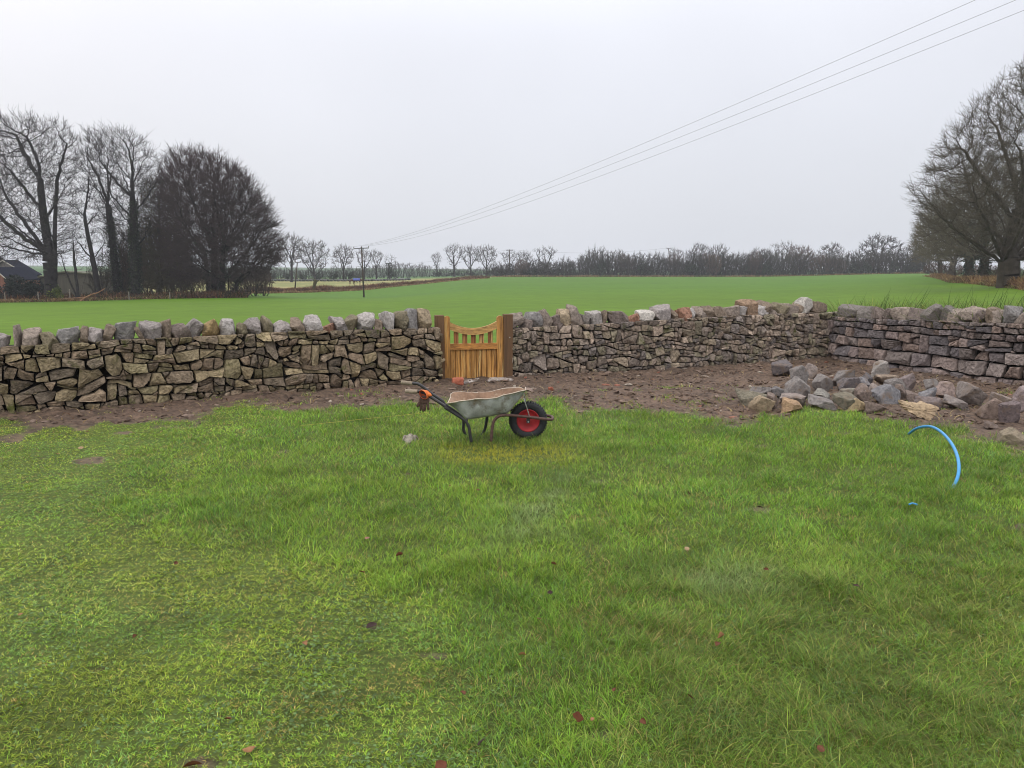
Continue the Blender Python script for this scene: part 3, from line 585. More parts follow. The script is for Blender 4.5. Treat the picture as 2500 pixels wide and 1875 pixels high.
copL = zL([(-560, -430, 285, BRN, 0), (-430, -290, 265, GREYL, .1), (-290, -150, 262, BRN, 0), (-150, 5, 250, GREYL, 0), (5, 150, 228, LIL, 0), (150, 232, 165, PNK, 0), (228, 375, 190, PNK, 0), (378, 498, 203, OLV, -.25), (495, 665, 182, GREYB, 0), (666, 740, 175, BRN, .05), (735, 850, 195, LIL, .1), (847, 950, 165, BRN, .15), (950, 1100, 138, GREYB, 0), (1100, 1156, 168, BRN, -.15), (1158, 1290, 138, LIL, 0), (1295, 1385, 118, BRN, -.05), (1372, 1515, 158, PUR, -.05), (1497, 1610, 118, LIL, -.05), (1605, 1752, 128, YEL, -.05), (1747, 1870, 120, GREYL, 0), (1870, 1972, 145, OLV, 0), (1945, 2058, 113, LIL, -.12), (2050, 2160, 90, OLV, .0)]) \
     + z7([(672, 818, 155, LIL, 0), (812, 945, 128, BRN, .05), (945, 1085, 107, GREYL, 0), (1088, 1215, 176, RED, 0), (1185, 1318, 98, LIL, -.22), (1300, 1420, 118, OLV, -.15), (1412, 1556, 83, GREYL, -.05), (1556, 1648, 135, BRN, -.1), (1630, 1750, 68, GREYL, -.05), (1745, 1868, 70, OLV, -.08), (1840, 1950, 50, GREYB, -.05), (1935, 2072, 42, TANC, -.28)])
copR = z8([(84, 214, 225, PNK, 0), (205, 270, 275, PUR, 0), (250, 368, 210, GREYB, -.1), (345, 437, 195, PNK, 0), (432, 553, 247, PUR, 0), (505, 615, 195, TANC, 0), (590, 714, 146, PNK, -.08), (714, 790, 242, DRK, 0), (765, 880, 207, GREYL, 0), (868, 930, 200, BRN, 0), (925, 1115, 207, PUR, 0), (1095, 1238, 220, RED, .1), (1200, 1338, 202, WHT, 0), (1336, 1512, 155, LIL, 0), (1500, 1558, 190, BRN, 0), (1552, 1642, 178, RED, -.05), (1632, 1700, 182, GREYL, 0), (1697, 1795, 168, PNK, 0), (1765, 1835, 165, BRN, 0), (1836, 1960, 170, BRN, 0), (1955, 2083, 166, PNK, 0), (2078, 2142, 162, GREYL, 0), (2100, 2210, 112, lin(138, 104, 74), .1)]) \
     + z1([(288, 385, 126, GREYL, 0), (325, 408, 108, BRN, -.1), (392, 456, 132, PNK, 0), (456, 530, 113, OLV, 0), (520, 602, 115, PNK, 0), (598, 640, 112, BRN, 0), (612, 710, 90, WHT, 0), (706, 803, 106, BRN, 0)])
copO = z1([(806, 960, 118, DRK, 0), (948, 1050, 137, DRK, 0), (1046, 1150, 140, PUR, 0), (1135, 1202, 156, PUR, 0), (1196, 1310, 137, PNK, .05), (1300, 1432, 150, PUR, .0), (1395, 1502, 122, DRK, .1), (1502, 1618, 135, DRK, 0), (1592, 1670, 156, PNK, 0), (1664, 1832, 137, PNK, 0), (1765, 1850, 165, PUR, 0), (1858, 1935, 140, BRN, -.1), (1912, 1972, 166, PNK, 0), (1970, 2085, 136, GREYB, 0), (2078, 2148, 176, PNK, 0), (2142, 2280, 145, PNK, 0), (2275, 2400, 160, DRK, 0), (2395, 2520, 150, PUR, 0), (2510, 2650, 160, BRN, 0), (2640, 2790, 165, DRK, 0), (2780, 2930, 160, PNK, 0)])
PAL_L = [lin(132, 114, 96), lin(116, 98, 84), lin(142, 128, 100), lin(108, 96, 84), lin(134, 118, 102), lin(122, 114, 84), lin(102, 92, 84), lin(150, 134, 104)]
PAL_R = [lin(140, 124, 112), lin(124, 112, 102), lin(150, 134, 120), lin(112, 102, 96), lin(142, 128, 108), lin(126, 120, 98), lin(104, 98, 98), lin(160, 142, 126)]
PAL_O = [lin(124, 110, 106), lin(108, 100, 100), lin(136, 120, 112), lin(96, 92, 94), lin(120, 110, 104), lin(142, 122, 110), lin(88, 86, 90)]
WL = wall('rubble_wall', 'brown mossy dry stone rubble wall left of the wooden gate', NEW_L, [(-230, 858), (0, 847), (150, 840), (300, 830), (500, 822), (650, 812), (800, 807), (950, 804), (1062, 800)], 'rubble', PAL_L, copL, 11, MAT_WALLSTONE, ch=(.085, .20), amp=.085, big=.14)
_d = (NEW_R[-1] - NEW_R[-2]).normalized(); NEW_R.append(NEW_R[-1] + _d * .4)
_d = (OLD_W[1] - OLD_W[0]).normalized(); OLD_W.insert(0, OLD_W[0] - _d * .18)
WR = wall('rubble_wall', 'grey brown dry stone rubble wall between gate and corner', NEW_R, [(1249, 803), (1400, 794), (1600, 782), (1800, 770), (2021, 762)], 'rubble', PAL_R, copR, 21, MAT_WALLSTONE, ch=(.08, .155), amp=.085, big=.16, ratio=(.9, 2.4))
WO = wall('coursed_wall', 'older wall of squared purplish stones in courses at right', OLD_W, [(2021, 772), (2100, 776), (2300, 784), (2500, 790), (2800, 798)], 'course', PAL_O, copO, 31, MAT_OLDSTONE, ch=(.10, .165), amp=.028, big=.04, split=.05, cutp=.22, slant=.2, ratio=(1.0, 2.5), lowbig=1.5)
# =================================================================== STONE HEAP
a2 = lambda x, y: (1750 + x * .1808, 840 + y * .1808)
a3 = lambda x, y: (2100 + x * .1808, 840 + y * .1808)
SG = lin(134, 128, 124); SP = lin(156, 140, 130); SD = lin(84, 76, 80); ST = lin(168, 144, 104); SO = lin(112, 106, 78); SL = lin(172, 166, 158); SB = lin(118, 96, 82); SBL = lin(128, 130, 136)
# zoom frame, x0, y0, x1, y1 (y1 = where it meets the ground), colour, tilt about y, gabled top, label
HEAP = [
 (a2, 688, 222, 975, 415, SD, -.05, None, 'dark flat topped block nearest the wall at the left of the stone heap'),
 (a2, 945, 282, 1220, 525, SG, .25, (.7, .8), 'leaning grey boulder right of the dark flat topped block'),
 (a2, 1142, 257, 1345, 455, SP, 0, None, 'pale pinkish stone in the back row behind the leaning grey boulder'),
 (a2, 1255, 402, 1530, 606, SG, 0, (1.0, .75), 'spiky grey stone with light ridges right of the big peaked stone'),
 (a2, 1530, 337, 1890, 560, SG, -.12, None, 'broad grey slab at the back middle of the stone heap'),
 (a2, 1560, 450, 1885, 622, SD, -.18, None, 'dark wedge leaning on the front of the broad grey slab'),
 (a2, 1880, 372, 2130, 560, lin(66, 66, 76), .2, None, 'blue black rounded stone below the mottled block'),
 (a3, 90, 216, 365, 440, SL, .12, None, 'light mottled block perched highest at the back of the heap'),
 (a2, 400, 566, 700, 650, SG, .08, None, 'thin grey slab lying behind the mossy slab'),
 (a2, 700, 578, 938, 692, lin(92, 92, 94), 0, None, 'low dark grey slab left of the big peaked stone'),
 (a2, 940, 447, 1265, 722, SG, 0, (.8, .8), 'big grey peaked boulder standing in the left half of the heap'),
 (a2, 250, 612, 650, 828, SO, .06, None, 'mossy olive slab forming the left end of the heap'),
 (a2, 432, 697, 755, 885, ST, -.08, (.5, .9), 'yellow tan rough stone in front of the mossy slab'),
 (a2, 650, 655, 850, 855, SB, -.1, None, 'dark brown triangular stone between the two tan stones'),
 (a2, 845, 672, 1205, 800, SP, .28, None, 'thin pinkish slab propped behind the orange tan stone'),
 (a2, 850, 732, 1180, 905, lin(182, 142, 92), .12, None, 'orange tan block at the grass edge of the heap'),
 (a2, 1272, 602, 1560, 745, lin(140, 138, 128), .0, None, 'flat topped pale grey slab right of the big peaked stone'),
 (a2, 1255, 711, 1640, 862, SG, .22, None, 'long thin grey slab sloping down into the grass'),
 (a2, 1570, 652, 1930, 870, SO, .08, None, 'olive brown stone behind the yellow cracked slab'),
 (a2, 1650, 722, 2010, 876, lin(190, 164, 112), .08, (.35, .95), 'yellow tan cracked slab at the front middle of the heap'),
 (a2, 1985, 776, 2235, 903, SB, .2, None, 'flat brown stone just right of the yellow cracked slab'),
 (a2, 1870, 442, 2020, 610, lin(150, 150, 156), .2, None, 'small light grey stone leaning on the blue black one'),
 (a2, 1860, 536, 2062, 772, SB, .1, (1.2, .7), 'steep brownish grey triangular stone in the middle of the heap'),
 (a2, 1645, 586, 1865, 684, lin(150, 144, 126), 0, None, 'small pale flat stone above the olive brown stone'),
 (a3, 82, 526, 245, 692, SP, 0, None, 'blocky brown grey stone left of the white crusted boulder'),
 (a3, 150, 410, 470, 560, lin(156, 132, 104), -.1, None, 'tan earth covered stone with a pale ring on top'),
 (a3, 500, 377, 705, 606, PUR, .1, None, 'upright purple grey block with a black right side'),
 (a3, 350, 457, 600, 602, SG, -.1, (.6, .9), 'low grey stone left of the upright purple block'),
 (a3, 150, 541, 520, 772, SBL, -.1, (.7, .8), 'blue grey boulder with a white crust on its top'),
 (a3, 420, 542, 605, 722, SB, .1, None, 'brown stone tucked behind the right side of the crusted boulder'),
 (a3, 590, 630, 742, 762, SB, 0, None, 'small brown earthy stone in the gap right of the crusted boulder'),
 (a3, 740, 577, 1010, 765, SBL, -.08, None, 'blue grey ridged slab in the right group of the heap'),
 (a3, 860, 466, 1042, 625, SG, .05, None, 'grey stone at the top of the right group of the heap'),
 (a3, 1012, 511, 1282, 712, lin(164, 140, 130), .05, None, 'pinkish block with a rusty red right face'),
 (a3, 722, 701, 1105, 832, PUR, -.02, None, 'long low brown grey stone at the front of the right group'),
 (a3, 1140, 702, 1476, 862, lin(136, 124, 118), .0, None, 'rounded mottled stone lying in front of the tall pitted boulder'),
 (a3, 1302, 516, 1612, 822, lin(140, 128, 120), .1, None, 'tall pitted boulder at the right end of the right group'),
 (a3, 1752, 646, 2055, 785, SP, .0, None, 'pinkish grey stone half hidden behind the brown square block'),
 (a3, 2042, 566, 2330, 882, lin(156, 136, 134), 0, None, 'large pinkish boulder by the right edge of the photo'),
 (a3, 1660, 727, 1985, 972, lin(142, 116, 100), .05, None, 'brown square block left of the dark purple one'),
 (a3, 1930, 772, 2208, 1036, lin(108, 88, 90), .05, (.4, .95), 'dark purple block with a paler top at the right edge'),
 (a3, 1700, 1042, 1852, 1108, SB, 0, None, 'small flat brown stone lying alone in front of the dark purple block'),
 (a3, 1925, 1136, 2260, 1348, lin(146, 130, 98), .12, (.9, .8), 'olive tan pointed stone lying alone in the grass at right'),
]
rh = np.random.RandomState(77)
HEAPPOS = []
for (fr, x0, y0, x1, y1, c, ti, gb, lab) in HEAP:
    (p0, q0), (p1, q1) = fr(x0, y0), fr(x1, y1); pm = (p0 + p1) / 2; f = G(pm, q1, .02); wd = (p1 - p0) * f.y / FOC
    dep = min(max(.75 * wd, .16), .42); Yc = f.y + dep * .42; top = W(pm, q0, Yc - dep * .1).z
    hh = max(top, .06) + .05; ax = (pm - 1250) / (FOC * .985) * Yc
    V, F = rock((wd * 1.04, dep, hh), rh, 4, p=110, cuts=7, rough=.05, tilt=.34 if gb is None else .24, top=gb, cut=(.68, .36))
    V = place(V, (0, 0, 0), rh.randn() * .12, rh.randn() * .06, ti); V[:, 2] -= V[:, 2].min(); V *= np.array([wd / np.ptp(V[:, 0]), 1, hh / np.ptp(V[:, 2])])
    V = V + np.array((ax, Yc, -.05))
    C = (np.array(c[:3]) * .55 + np.array(lin(128, 120, 116)[:3]) * .45) * (.78 + .14 * rh.rand())
    o = mesh_np('loose_stone', V, F, MAT_CLEAN, col=C, loc=(ax, Yc, 0)); tag(o, lab, 'stone', 'stones heaped in front of the corner of the wall')
    HEAPPOS.append((ax, Yc, wd))
# the flat triangular slab
def slab(pts, Y, th, c, lab, m):
    P = np.array([tuple(W(*p, Y)) for p in pts]); n = len(P); rr = np.random.RandomState(5)
    base = P[:, 2].min(); P[:, 2] -= base + .01
    Q = np.vstack([P, P[:1]]); out = []
    for i in range(n):
        for t in np.linspace(0, 1, 6, endpoint=False): out.append(Q[i] * (1 - t) + Q[i + 1] * t + rr.randn(3) * .006)
    P = np.array(out); P[:, 1] += P[:, 2] * .45; c0 = P.mean(0); n = len(P); V = []
    for (s, d) in ((0.0, -.012), (.4, -.01), (.8, -.004), (.98, 0), (1.0, .02), (.97, th), (0.0, th)):
        q = c0 + (P - c0) * s; q = q + np.array([0, d, 0]) + rr.randn(n, 3) * .003; V.append(q)
    V = np.vstack(V); i = np.arange(6)[:, None] * n; j = np.arange(n)[None]; j2 = (j + 1) % n
    F = [np.stack([i + j, i + j2, i + n + j2, i + n + j], -1).reshape(-1, 4)]
    o = mesh_np('loose_stone', V, F, m, col=np.array(c[:3]), loc=(c0[0], c0[1], 0)); tag(o, lab, 'stone', 'stones heaped in front of the corner of the wall')
slab([a3(600, 785), a3(1000, 810), a3(1112, 862), a3(1010, 970), a3(925, 1022), a3(760, 960), a3(640, 880)], G(*a3(900, 1022)).y, .09, lin(170, 148, 120), 'flat half moon shaped tan slab resting above the blue pipe', MAT_CLEAN)
# brick lump under the gate, brick bits, rubble chips
def lump(name, px, py, dim, c, lab, cat, m, rz=0, group=None, seed=3, p=12):
    g = G(px, py); r = np.random.RandomState(seed); V, F = rock(dim, r, 2 if max(dim) < .08 else 3, p=p, cuts=6, rough=.04, tilt=.12); V = place(V, (0, 0, 0), rz)
    zz = float(near_z(g.x, g.y)); V = V + np.array((g.x, g.y + dim[1] / 2, dim[2] / 2 - .012 + zz)); o = mesh_np(name, V, F, m, col=np.array(c[:3]), loc=(g.x, g.y, 0)); return tag(o, lab, cat, group)
MAT_BRICK = mat('brick', None, .9, vary=.3, vscale=25, bump=.6, bscale=60, moss=[(lin(190, 160, 140), 22, .6, .7)])
lump('broken_brick', 1117, 941, (.19, .12, .115), lin(160, 92, 70), 'broken orange brick propping the bottom of the gate', 'brick', MAT_BRICK, .1)
lump('brick_fragment', 1345, 950, (.08, .06, .06), lin(142, 84, 64), 'round orange brick fragment in the soil right of the barrow', 'brick', MAT_BRICK, .4, seed=4)
for i, (x, y, w_) in enumerate(((1283, 928, .05), (1480, 938, .16), (1508, 942, .1), (1609, 912, .07), (881, 964, .05), (858, 958, .05), (1362, 932, .05))):
    lump('brick_fragment', x, y, (w_, .06, .03), lin(134, 88, 72), ('flat smear of crushed orange brick in the soil beneath the right wall' if w_ > .08 else 'tiny orange brick fragment pressed into the bare soil'), 'brick', MAT_BRICK, .3 * i, 'brick fragments trodden into the soil', seed=5 + i)
for i, (x, y, w_) in enumerate(((1380, 955, .06), (1395, 948, .05), (1626, 922, .05), (1645, 955, .05), (1815, 962, .06), (1190, 936, .10))):
    pass
def chips():
    b = Bag(); r = np.random.RandomState(91); D, F = ICO[1]; cnt = 0
    for k in range(20000):
        y = 8.6 + r.rand() * 6.2; x = (r.rand() * 2 - 1) * y * .72
        px, py = topx(x, y)
        if y > wallY(px) - .03: continue
        s = float(soilness(x, y))
        if s < .55 or r.rand() > .55 * (.3 + float(vnoise(x, y, .6, 2, 60)) * 1.4): continue
        w_ = .007 + .036 * r.rand() ** 3.5; V = D * np.array([w_ * (1 + r.rand()), w_, w_ * .55]) * (1 + .25 * r.randn(len(D), 1)); V = place(V, (x, y, float(near_z(x, y)) + w_ * .12), r.rand() * 6, r.randn() * .3)
        c = np.array([lin(122, 104, 92)[:3], lin(84, 68, 58)[:3], lin(160, 148, 134)[:3], lin(104, 86, 74)[:3], lin(130, 90, 74)[:3]][r.choice(5, p=[.2, .52, .025, .24, .015])])
        b.add(V, F, c); cnt += 1
    # twigs and shreds
    n = 2600; y = 8.6 + r.rand(n) * 6; x = (r.rand(n) * 2 - 1) * y * .72; px, py = topx(x, y); k = (y < wallY(px) - .05) & (soilness(x, y) > .5); x, y = x[k], y[k]; n = len(x)
    tag(b.build('stone_chips', MAT_CLEAN), 'small stone chips and clods trodden into the bare soil', 'rubble', kind='stuff')
    C = np.array([lin(150, 124, 84)[:3], lin(110, 82, 60)[:3], lin(180, 160, 116)[:3]])[r.randint(3, size=n)] * .8
    V, F, CC = blades(x, y, near_z(x, y) + .004, .03 + .10 * r.rand(n), .004 + .008 * r.rand(n), 1.35 + .2 * r.rand(n), C, r=r)
    tag(mesh_np('straw_litter', V, F, MAT_DRY, col=CC), 'dead stalks and shreds of root scattered over the soil', 'litter', kind='stuff')
chips()
# pale concrete threshold under the gate
V, F = box((0, 0, 0), (.44, .16, .035), bev=.01); g = G(1178, 936); V = place(V, (g.x + .02, g.y + .22, .0), math.atan2(.4, 1.0))
tag(mesh_np('threshold_slab', V, F, mat('threshold', lin(172, 164, 158), .9, vary=.45, vscale=20, bump=1., bscale=30, moss=[(lin(110, 92, 80), 14, .5, .6)]), loc=(g.x, g.y, 0)), 'pale muddy stone threshold beneath the gate', 'slab')
# =================================================================== GATE
MAT_PINE = mat('gate_timber', None, .6, vary=.7, vscale=1.5, bump=.25, bscale=6, spec=.35, stretch=(26, 26, 1.4), moss=[(lin(106, 66, 34, .8), 1.1, .54, .64), (lin(214, 180, 116, .85), .9, .54, .66)])
MAT_PINEH = mat('rail_timber', None, .6, vary=.6, vscale=1.5, bump=.25, bscale=6, spec=.35, stretch=(2.0, 20, 22), moss=[(lin(112, 62, 22, .8), 1.1, .64, .70)])
MAT_POST = mat('post_timber', None, .75, vary=.4, vscale=1.0, bump=.3, bscale=5, spec=.3, stretch=(22, 22, 1.2), moss=[(lin(74, 50, 36), 1.0, .56, .68)])
g7 = lambda x, y: (1050 + x * .12658, 750 + y * .12658)
YL, YR = G(*g7(330, 1420)).y + .02, G(*g7(1345, 1400)).y + .08       # gate plane at its two stiles
gx0, gx1 = g7(330, 0)[0], g7(1345, 0)[0]
def gY(px): return YL + (YR - YL) * (px - gx0) / (gx1 - gx0)
def GW(x, y, d=0):
    px, py = g7(x, y); v = W(px, py, gY(px)); return v
A0, A1 = GW(330, 900), GW(1345, 900); gdir = (Vector((A1.x, A1.y, 0)) - Vector((A0.x, A0.y, 0))).normalized(); gn = Vector((gdir.y, -gdir.x, 0))   # gn towards camera
def gpt(x, z, d): return A0 + gdir * x + gn * d + Vector((0, 0, z - A0.z))
def gl(xz, y=900): # zoom pixel -> (distance along gate, z)
    p = GW(xz, y); return (Vector((p.x, p.y, 0)) - Vector((A0.x, A0.y, 0))).dot(gdir), p.z
gate = empty('garden_gate', (A0.x + gdir.x * .45, A0.y + gdir.y * .45, 0), 'honey coloured wooden garden gate with dipped top rail', 'gate')
PINE = lin(166, 120, 62); PINE2 = lin(172, 134, 80); PINE3 = lin(140, 92, 50); POSTC = lin(104, 78, 54)
def extr(outline, d0, d1, bag, col):    # outline in (x,z) gate coordinates, extruded in depth d0..d1 (d1 front)
    n = len(outline); V = np.array([tuple(gpt(x, z, d1)) for x, z in outline] + [tuple(gpt(x, z, d0)) for x, z in outline])
    F4 = np.array([[i, n + i, n + (i + 1) % n, (i + 1) % n] for i in range(n)]); bag.add(V, [F4, np.arange(n)[None], (np.arange(n) + n)[::-1][None]], col)
def stile(xa, xb, ytop, ybot):
    x0, x1 = gl(xa)[0], gl(xb)[0]; zt = gl(xa, ytop)[1]; zb = gl(xa, ybot)[1]; r_ = (x1 - x0) / 2; o = [(x0, zb)] + [(x1, zb)]
    for t in np.linspace(0, math.pi, 13): o.append((x0 + r_ + r_ * math.cos(t), zt - r_ * .8 + r_ * .8 * math.sin(t)))
    b = Bag(); extr(o, -.025, .045, b, PINE[:3]); return b.build('stile', MAT_PINE, gate)
stile(275, 385, 168, 1408); stile(1285, 1405, 163, 1385)
X0, X1 = gl(385)[0], gl(1285)[0]; zs0, zs1 = gl(385, 285)[1], gl(1285, 265)[1]; zm = gl(850, 402)[1]; zmb = gl(850, 530)[1]; zb0 = gl(385, 430)[1]; zb1 = gl(1285, 408)[1]
def arc(x, e0, m, e1): t = (x - X0) / (X1 - X0); l = e0 * (1 - t) + e1 * t; dip = (e0 + e1) / 2 - m; return l - dip * (1 - (2 * t - 1) ** 2)
xs = np.linspace(X0, X1, 25); b = Bag()
for k in range(24):
    xa, xb = xs[k], xs[k + 1]; o = [(xa, arc(xa, zb0, zmb, zb1)), (xb, arc(xb, zb0, zmb, zb1)), (xb, arc(xb, zs0, zm, zs1)), (xa, arc(xa, zs0, zm, zs1))]
    V = np.array([tuple(gpt(x, z, d)) for d in (.04, -.01) for x, z in o]); F = [[0, 1, 2, 3], [7, 6, 5, 4], [3, 2, 6, 7], [1, 0, 4, 5]]
    if k == 0: F.append([0, 3, 7, 4])
    if k == 23: F.append([2, 1, 5, 6])
    b.add(V, [np.array(F)], PINE2[:3])
b.build('top_rail', MAT_PINEH, gate)
b = Bag(); zr0, zr1 = gl(385, 703)[1], gl(385, 820)[1]; extr([(X0, zr1), (X1, zr1), (X1, zr0), (X0, zr0)], -.012, .042, b, lin(166, 114, 56)[:3]); b.build('middle_rail', MAT_PINEH, gate)
for (xa, xb) in ((460, 550), (625, 718), (790, 882), (950, 1042), (1115, 1207)):
    b = Bag(); a_, c_ = gl(xa)[0], gl(xb)[0]; m_ = (a_ + c_) / 2; extr([(a_, zr0 - .01), (c_, zr0 - .01), (c_, arc(c_, zb0, zmb, zb1) + .02), (a_, arc(a_, zb0, zmb, zb1) + .02)], -.008, .008, b, lin(132, 84, 46)[:3]); b.build('slat', MAT_PINE, gate)
zb = gl(700, 1400)[1]; nb = 9; wb = (X1 - X0) / nb; rb = np.random.RandomState(8)
for k in range(nb):
    xa = X0 + k * wb + .003; xb = X0 + (k + 1) * wb - .003; b = Bag(); q = .006
    o = [(xa, zb), (xb, zb), (xb, zr1), (xa, zr1)]
    V = np.array([tuple(gpt(x, z, d)) for (x, z, d) in ((xa, zb, .006), (xa + q, zb, .014), (xb - q, zb, .014), (xb, zb, .006), (xa, zr1 + .001, .006), (xa + q, zr1 + .001, .014), (xb - q, zr1 + .001, .014), (xb, zr1 + .001, .006), (xa, zb, -.008), (xb, zb, -.008), (xa, zr1, -.008), (xb, zr1, -.008))])
    F = [np.array([[0, 1, 5, 4], [1, 2, 6, 5], [2, 3, 7, 6], [9, 8, 10, 11], [8, 0, 4, 10], [3, 9, 11, 7]]), np.array([[0, 8, 9, 3]])]
    F = [F[0], np.array([[0, 8, 9, 3]])]
    b.add(V, F, np.array(PINE[:3]) * (.78 + .55 * rb.rand())); b.build('board', MAT_PINE, gate)
b = Bag(); extr([(X0, zr1), (X1, zr1), (X1, zb + .02), (X0, zb + .02)], -.03, -.010, b, PINE3[:3]); b.build('backing_ledge', MAT_PINEH, gate)
def post(xa, xb, ytop, label, right):
    x0, x1 = gl(xa)[0], gl(xb)[0]; zt = gl(xa, ytop)[1]; b = Bag(); cx = (x0 + x1) / 2; c = gpt(cx, 0, .0); root = empty('gate_post', (c.x, c.y, 0), label, 'post', 'timber posts on either side of the gate')
    ang = math.atan2(gdir.y, gdir.x); V, F = box((0, 0, 0), ((x1 - x0) / 2, (x1 - x0) / 2, (zt + .25) / 2), bev=.006); V = place(V, (c.x, c.y, (zt - .25) / 2), ang); b.add(V, F, np.array(POSTC[:3]) * (.85 if right else 1.0))
    b.build('post_shaft', MAT_POST, root); return root, ang
pl, ang = post(100, 268, 155, 'brown square timber post left of the gate with a small wooden latch block', False)
pr, ang = post(1412, 1580, 135, 'darker square timber post right of the gate against the wall end', True)
p = GW(238, 1022); b = Bag(); V, F = box((0, 0, 0), (.055, .03, .02), bev=.004); V = place(V, (p.x - .02, p.y, p.z) + np.array(tuple(gn * .09)), ang, 0, -.55); b.add(V, F, TANC[:3]); b.build('latch_block', MAT_PINEH, pl)
p = GW(1518, 575); b = Bag(); V, F = tube([p + gn * .06, p + gn * .08], .009, 10); b.add(V, F, (.6, .6, .6)); b.build('bolt_head', mat('zinc', lin(190, 190, 190), .4, metal=.7, vary=0), pr)
# =================================================================== WHEELBARROW
w3 = lambda x, y: (1030 + x * .16727, 930 + y * .16727)
YC = G(*w3(1555, 830), .015).y + .03; YN, YF = YC - .235, YC + .235
def wp(x, y, Y): return W(*w3(x, y), Y)
wb_ = empty('wheelbarrow', (wp(1100, 800, YC).x, YC, 0), 'galvanised steel wheelbarrow with black frame and red wheel on the lawn', 'wheelbarrow')
MAT_STEEL = mat('galvanised', lin(158, 159, 156), .5, vary=.35, vscale=9, bump=.35, bscale=9, spec=.4, metal=.1, moss=[(lin(104, 92, 74), 6, .50, .66), (lin(72, 54, 40), 22, .64, .72), (lin(190, 194, 190), 5, .62, .7)])
MAT_TRAYIN = mat('muddy_tray', lin(138, 112, 92), .85, vary=.35, vscale=10, bump=.5, bscale=24, moss=[(lin(170, 150, 128), 8, .58, .7)])
MAT_TUBE = mat('black_tube', lin(44, 42, 44), .45, vary=.3, vscale=20, bump=.2, bscale=40, spec=.5, moss=[(lin(112, 84, 72), 26, .60, .70)])
MAT_RUST = mat('rusty_tube', lin(84, 62, 56), .6, vary=.4, vscale=26, bump=.3, bscale=50, moss=[(lin(150, 130, 118), 30, .60, .70)])
MAT_TYRE = mat('rubber', lin(40, 40, 42), .7, vary=.3, vscale=20, bump=.2, bscale=60, spec=.35)
MAT_RED = mat('red_paint', lin(156, 34, 40), .55, vary=.2, vscale=20, spec=.4, moss=[(lin(110, 60, 48), 16, .62, .72)])
MAT_GRIP = mat('grip', lin(142, 128, 110), .7, vary=.3, vscale=30, bump=.3)
# handles + rear legs: coordinates from the glove close-up (frame hz) and the barrow close-up
hz = lambda x, y: (970 + x * .07233, 920 + y * .07233)
near = [W(*hz(700, 495), YN), W(*hz(900, 545), YN), W(*hz(1080, 650), YN), W(*hz(1400, 850), YN), W(*hz(1800, 1120), YN), wp(330, 380, YN), wp(470, 470, YN), wp(600, 555, YN), wp(655, 610, YN), wp(690, 690, YN), wp(705, 790, YN), wp(722, 890, YN)]
farp = [W(*hz(520, 215), YF), W(*hz(700, 240), YF), W(*hz(880, 350), YF), W(*hz(1150, 560), YF), W(*hz(1500, 800), YF), wp(330, 340, YF), wp(480, 440, YF), wp(580, 525, YF), wp(608, 600, YF), wp(605, 690, YF), wp(625, 760, YF), wp(665, 825, YF)]
def pipe(pts, r_, name, m, par, k=5, s=10):
    V, F = tube(smoothpts(pts, k), r_, s); b = Bag(); b.add(V, F); return b.build(name, m, par, smooth=True)
for P, Y, (gx, gy, gx2, gy2) in ((near, YN, (262, 480, 680, 500)), (farp, YF, (125, 180, 505, 225))):
    f = pipe(P, .0165, 'frame_tube', MAT_TUBE, wb_)
    a_ = W(*hz(gx, gy), Y); c_ = W(*hz(gx2, gy2), Y); V, F = tube([a_, a_ + (c_ - a_) * .05, a_ + (c_ - a_) * .9, c_], [.017, .0205, .0205, .0225], 12); b = Bag(); b.add(V, F)
    n = 10                        # grip ribs
    for k in range(7): q = a_ + (c_ - a_) * (.12 + .12 * k); V, F = tube([q, q + (c_ - a_) * .05], .0222, 12); b.add(V, F)
    b.build('grip', MAT_GRIP, wb_, smooth=False)
    q0 = P[0]; V, F = tube([c_, q0, q0 + (P[1] - q0) * .3], .0166, 10); b = Bag(); b.add(V, F); b.build('handle_end', MAT_TUBE, wb_, smooth=True)
# front legs carried forward into the wheel fork, joined by the front loop
fn = [wp(1008, 880, YN), wp(1018, 780, YN), wp(1028, 680, YN), wp(1050, 590, YN), wp(1095, 530, YN), wp(1160, 503, YN), wp(1260, 500, YN), wp(1400, 515, YN), wp(1560, 530, YN - .0), wp(1740, 552, YN + .03), wp(1880, 562, YN + .10)]
# keep the fork close to the wheel
def pull(P, sgn, i0):
    out = []
    for i, p in enumerate(P):
        f = min(max((i - i0) / 3.0, 0), 1); Y = YC + sgn * (.235 - .135 * f); out.append((p, Y))
    return out
pn = [(1008, 880), (1018, 780), (1028, 680), (1050, 590), (1095, 530), (1160, 503), (1260, 499), (1400, 512), (1560, 526), (1740, 550), (1860, 562), (1898, 560)]
ynn = [YN] * 5 + [YN + .02, YN + .06, YN + .10, YN + .125, YN + .135, YN + .135, YN + .16]
fnear = [wp(x, y, Y) for (x, y), Y in zip(pn, ynn)]
xe = fnear[-1].x; ze = fnear[-1].z
loop = [Vector((p.x, p.y, p.z)) for p in fnear]
back = [Vector((p.x, 2 * YC - p.y, p.z)) for p in fnear][::-1]
rail = loop[5:] + [Vector((xe + .01, YC - .04, ze)), Vector((xe + .01, YC + .04, ze))] + back[:-5]
pipe(fnear[:6], .016, 'leg', MAT_RUST, wb_)
pf = [wp(860, 815, YF), wp(900, 750, YF), wp(930, 660, YF), wp(945, 560, YF), Vector((fnear[4].x - .10, YF, fnear[4].z + .01)), Vector((back[6].x - .03, back[6].y, back[6].z))]
pipe([wp(848, 822, YF), wp(890, 765, YF), wp(925, 680, YF), wp(945, 580, YF), wp(960, 500, YF), wp(1010, 455, YF), back[-6]], .016, 'leg', MAT_TUBE, wb_)
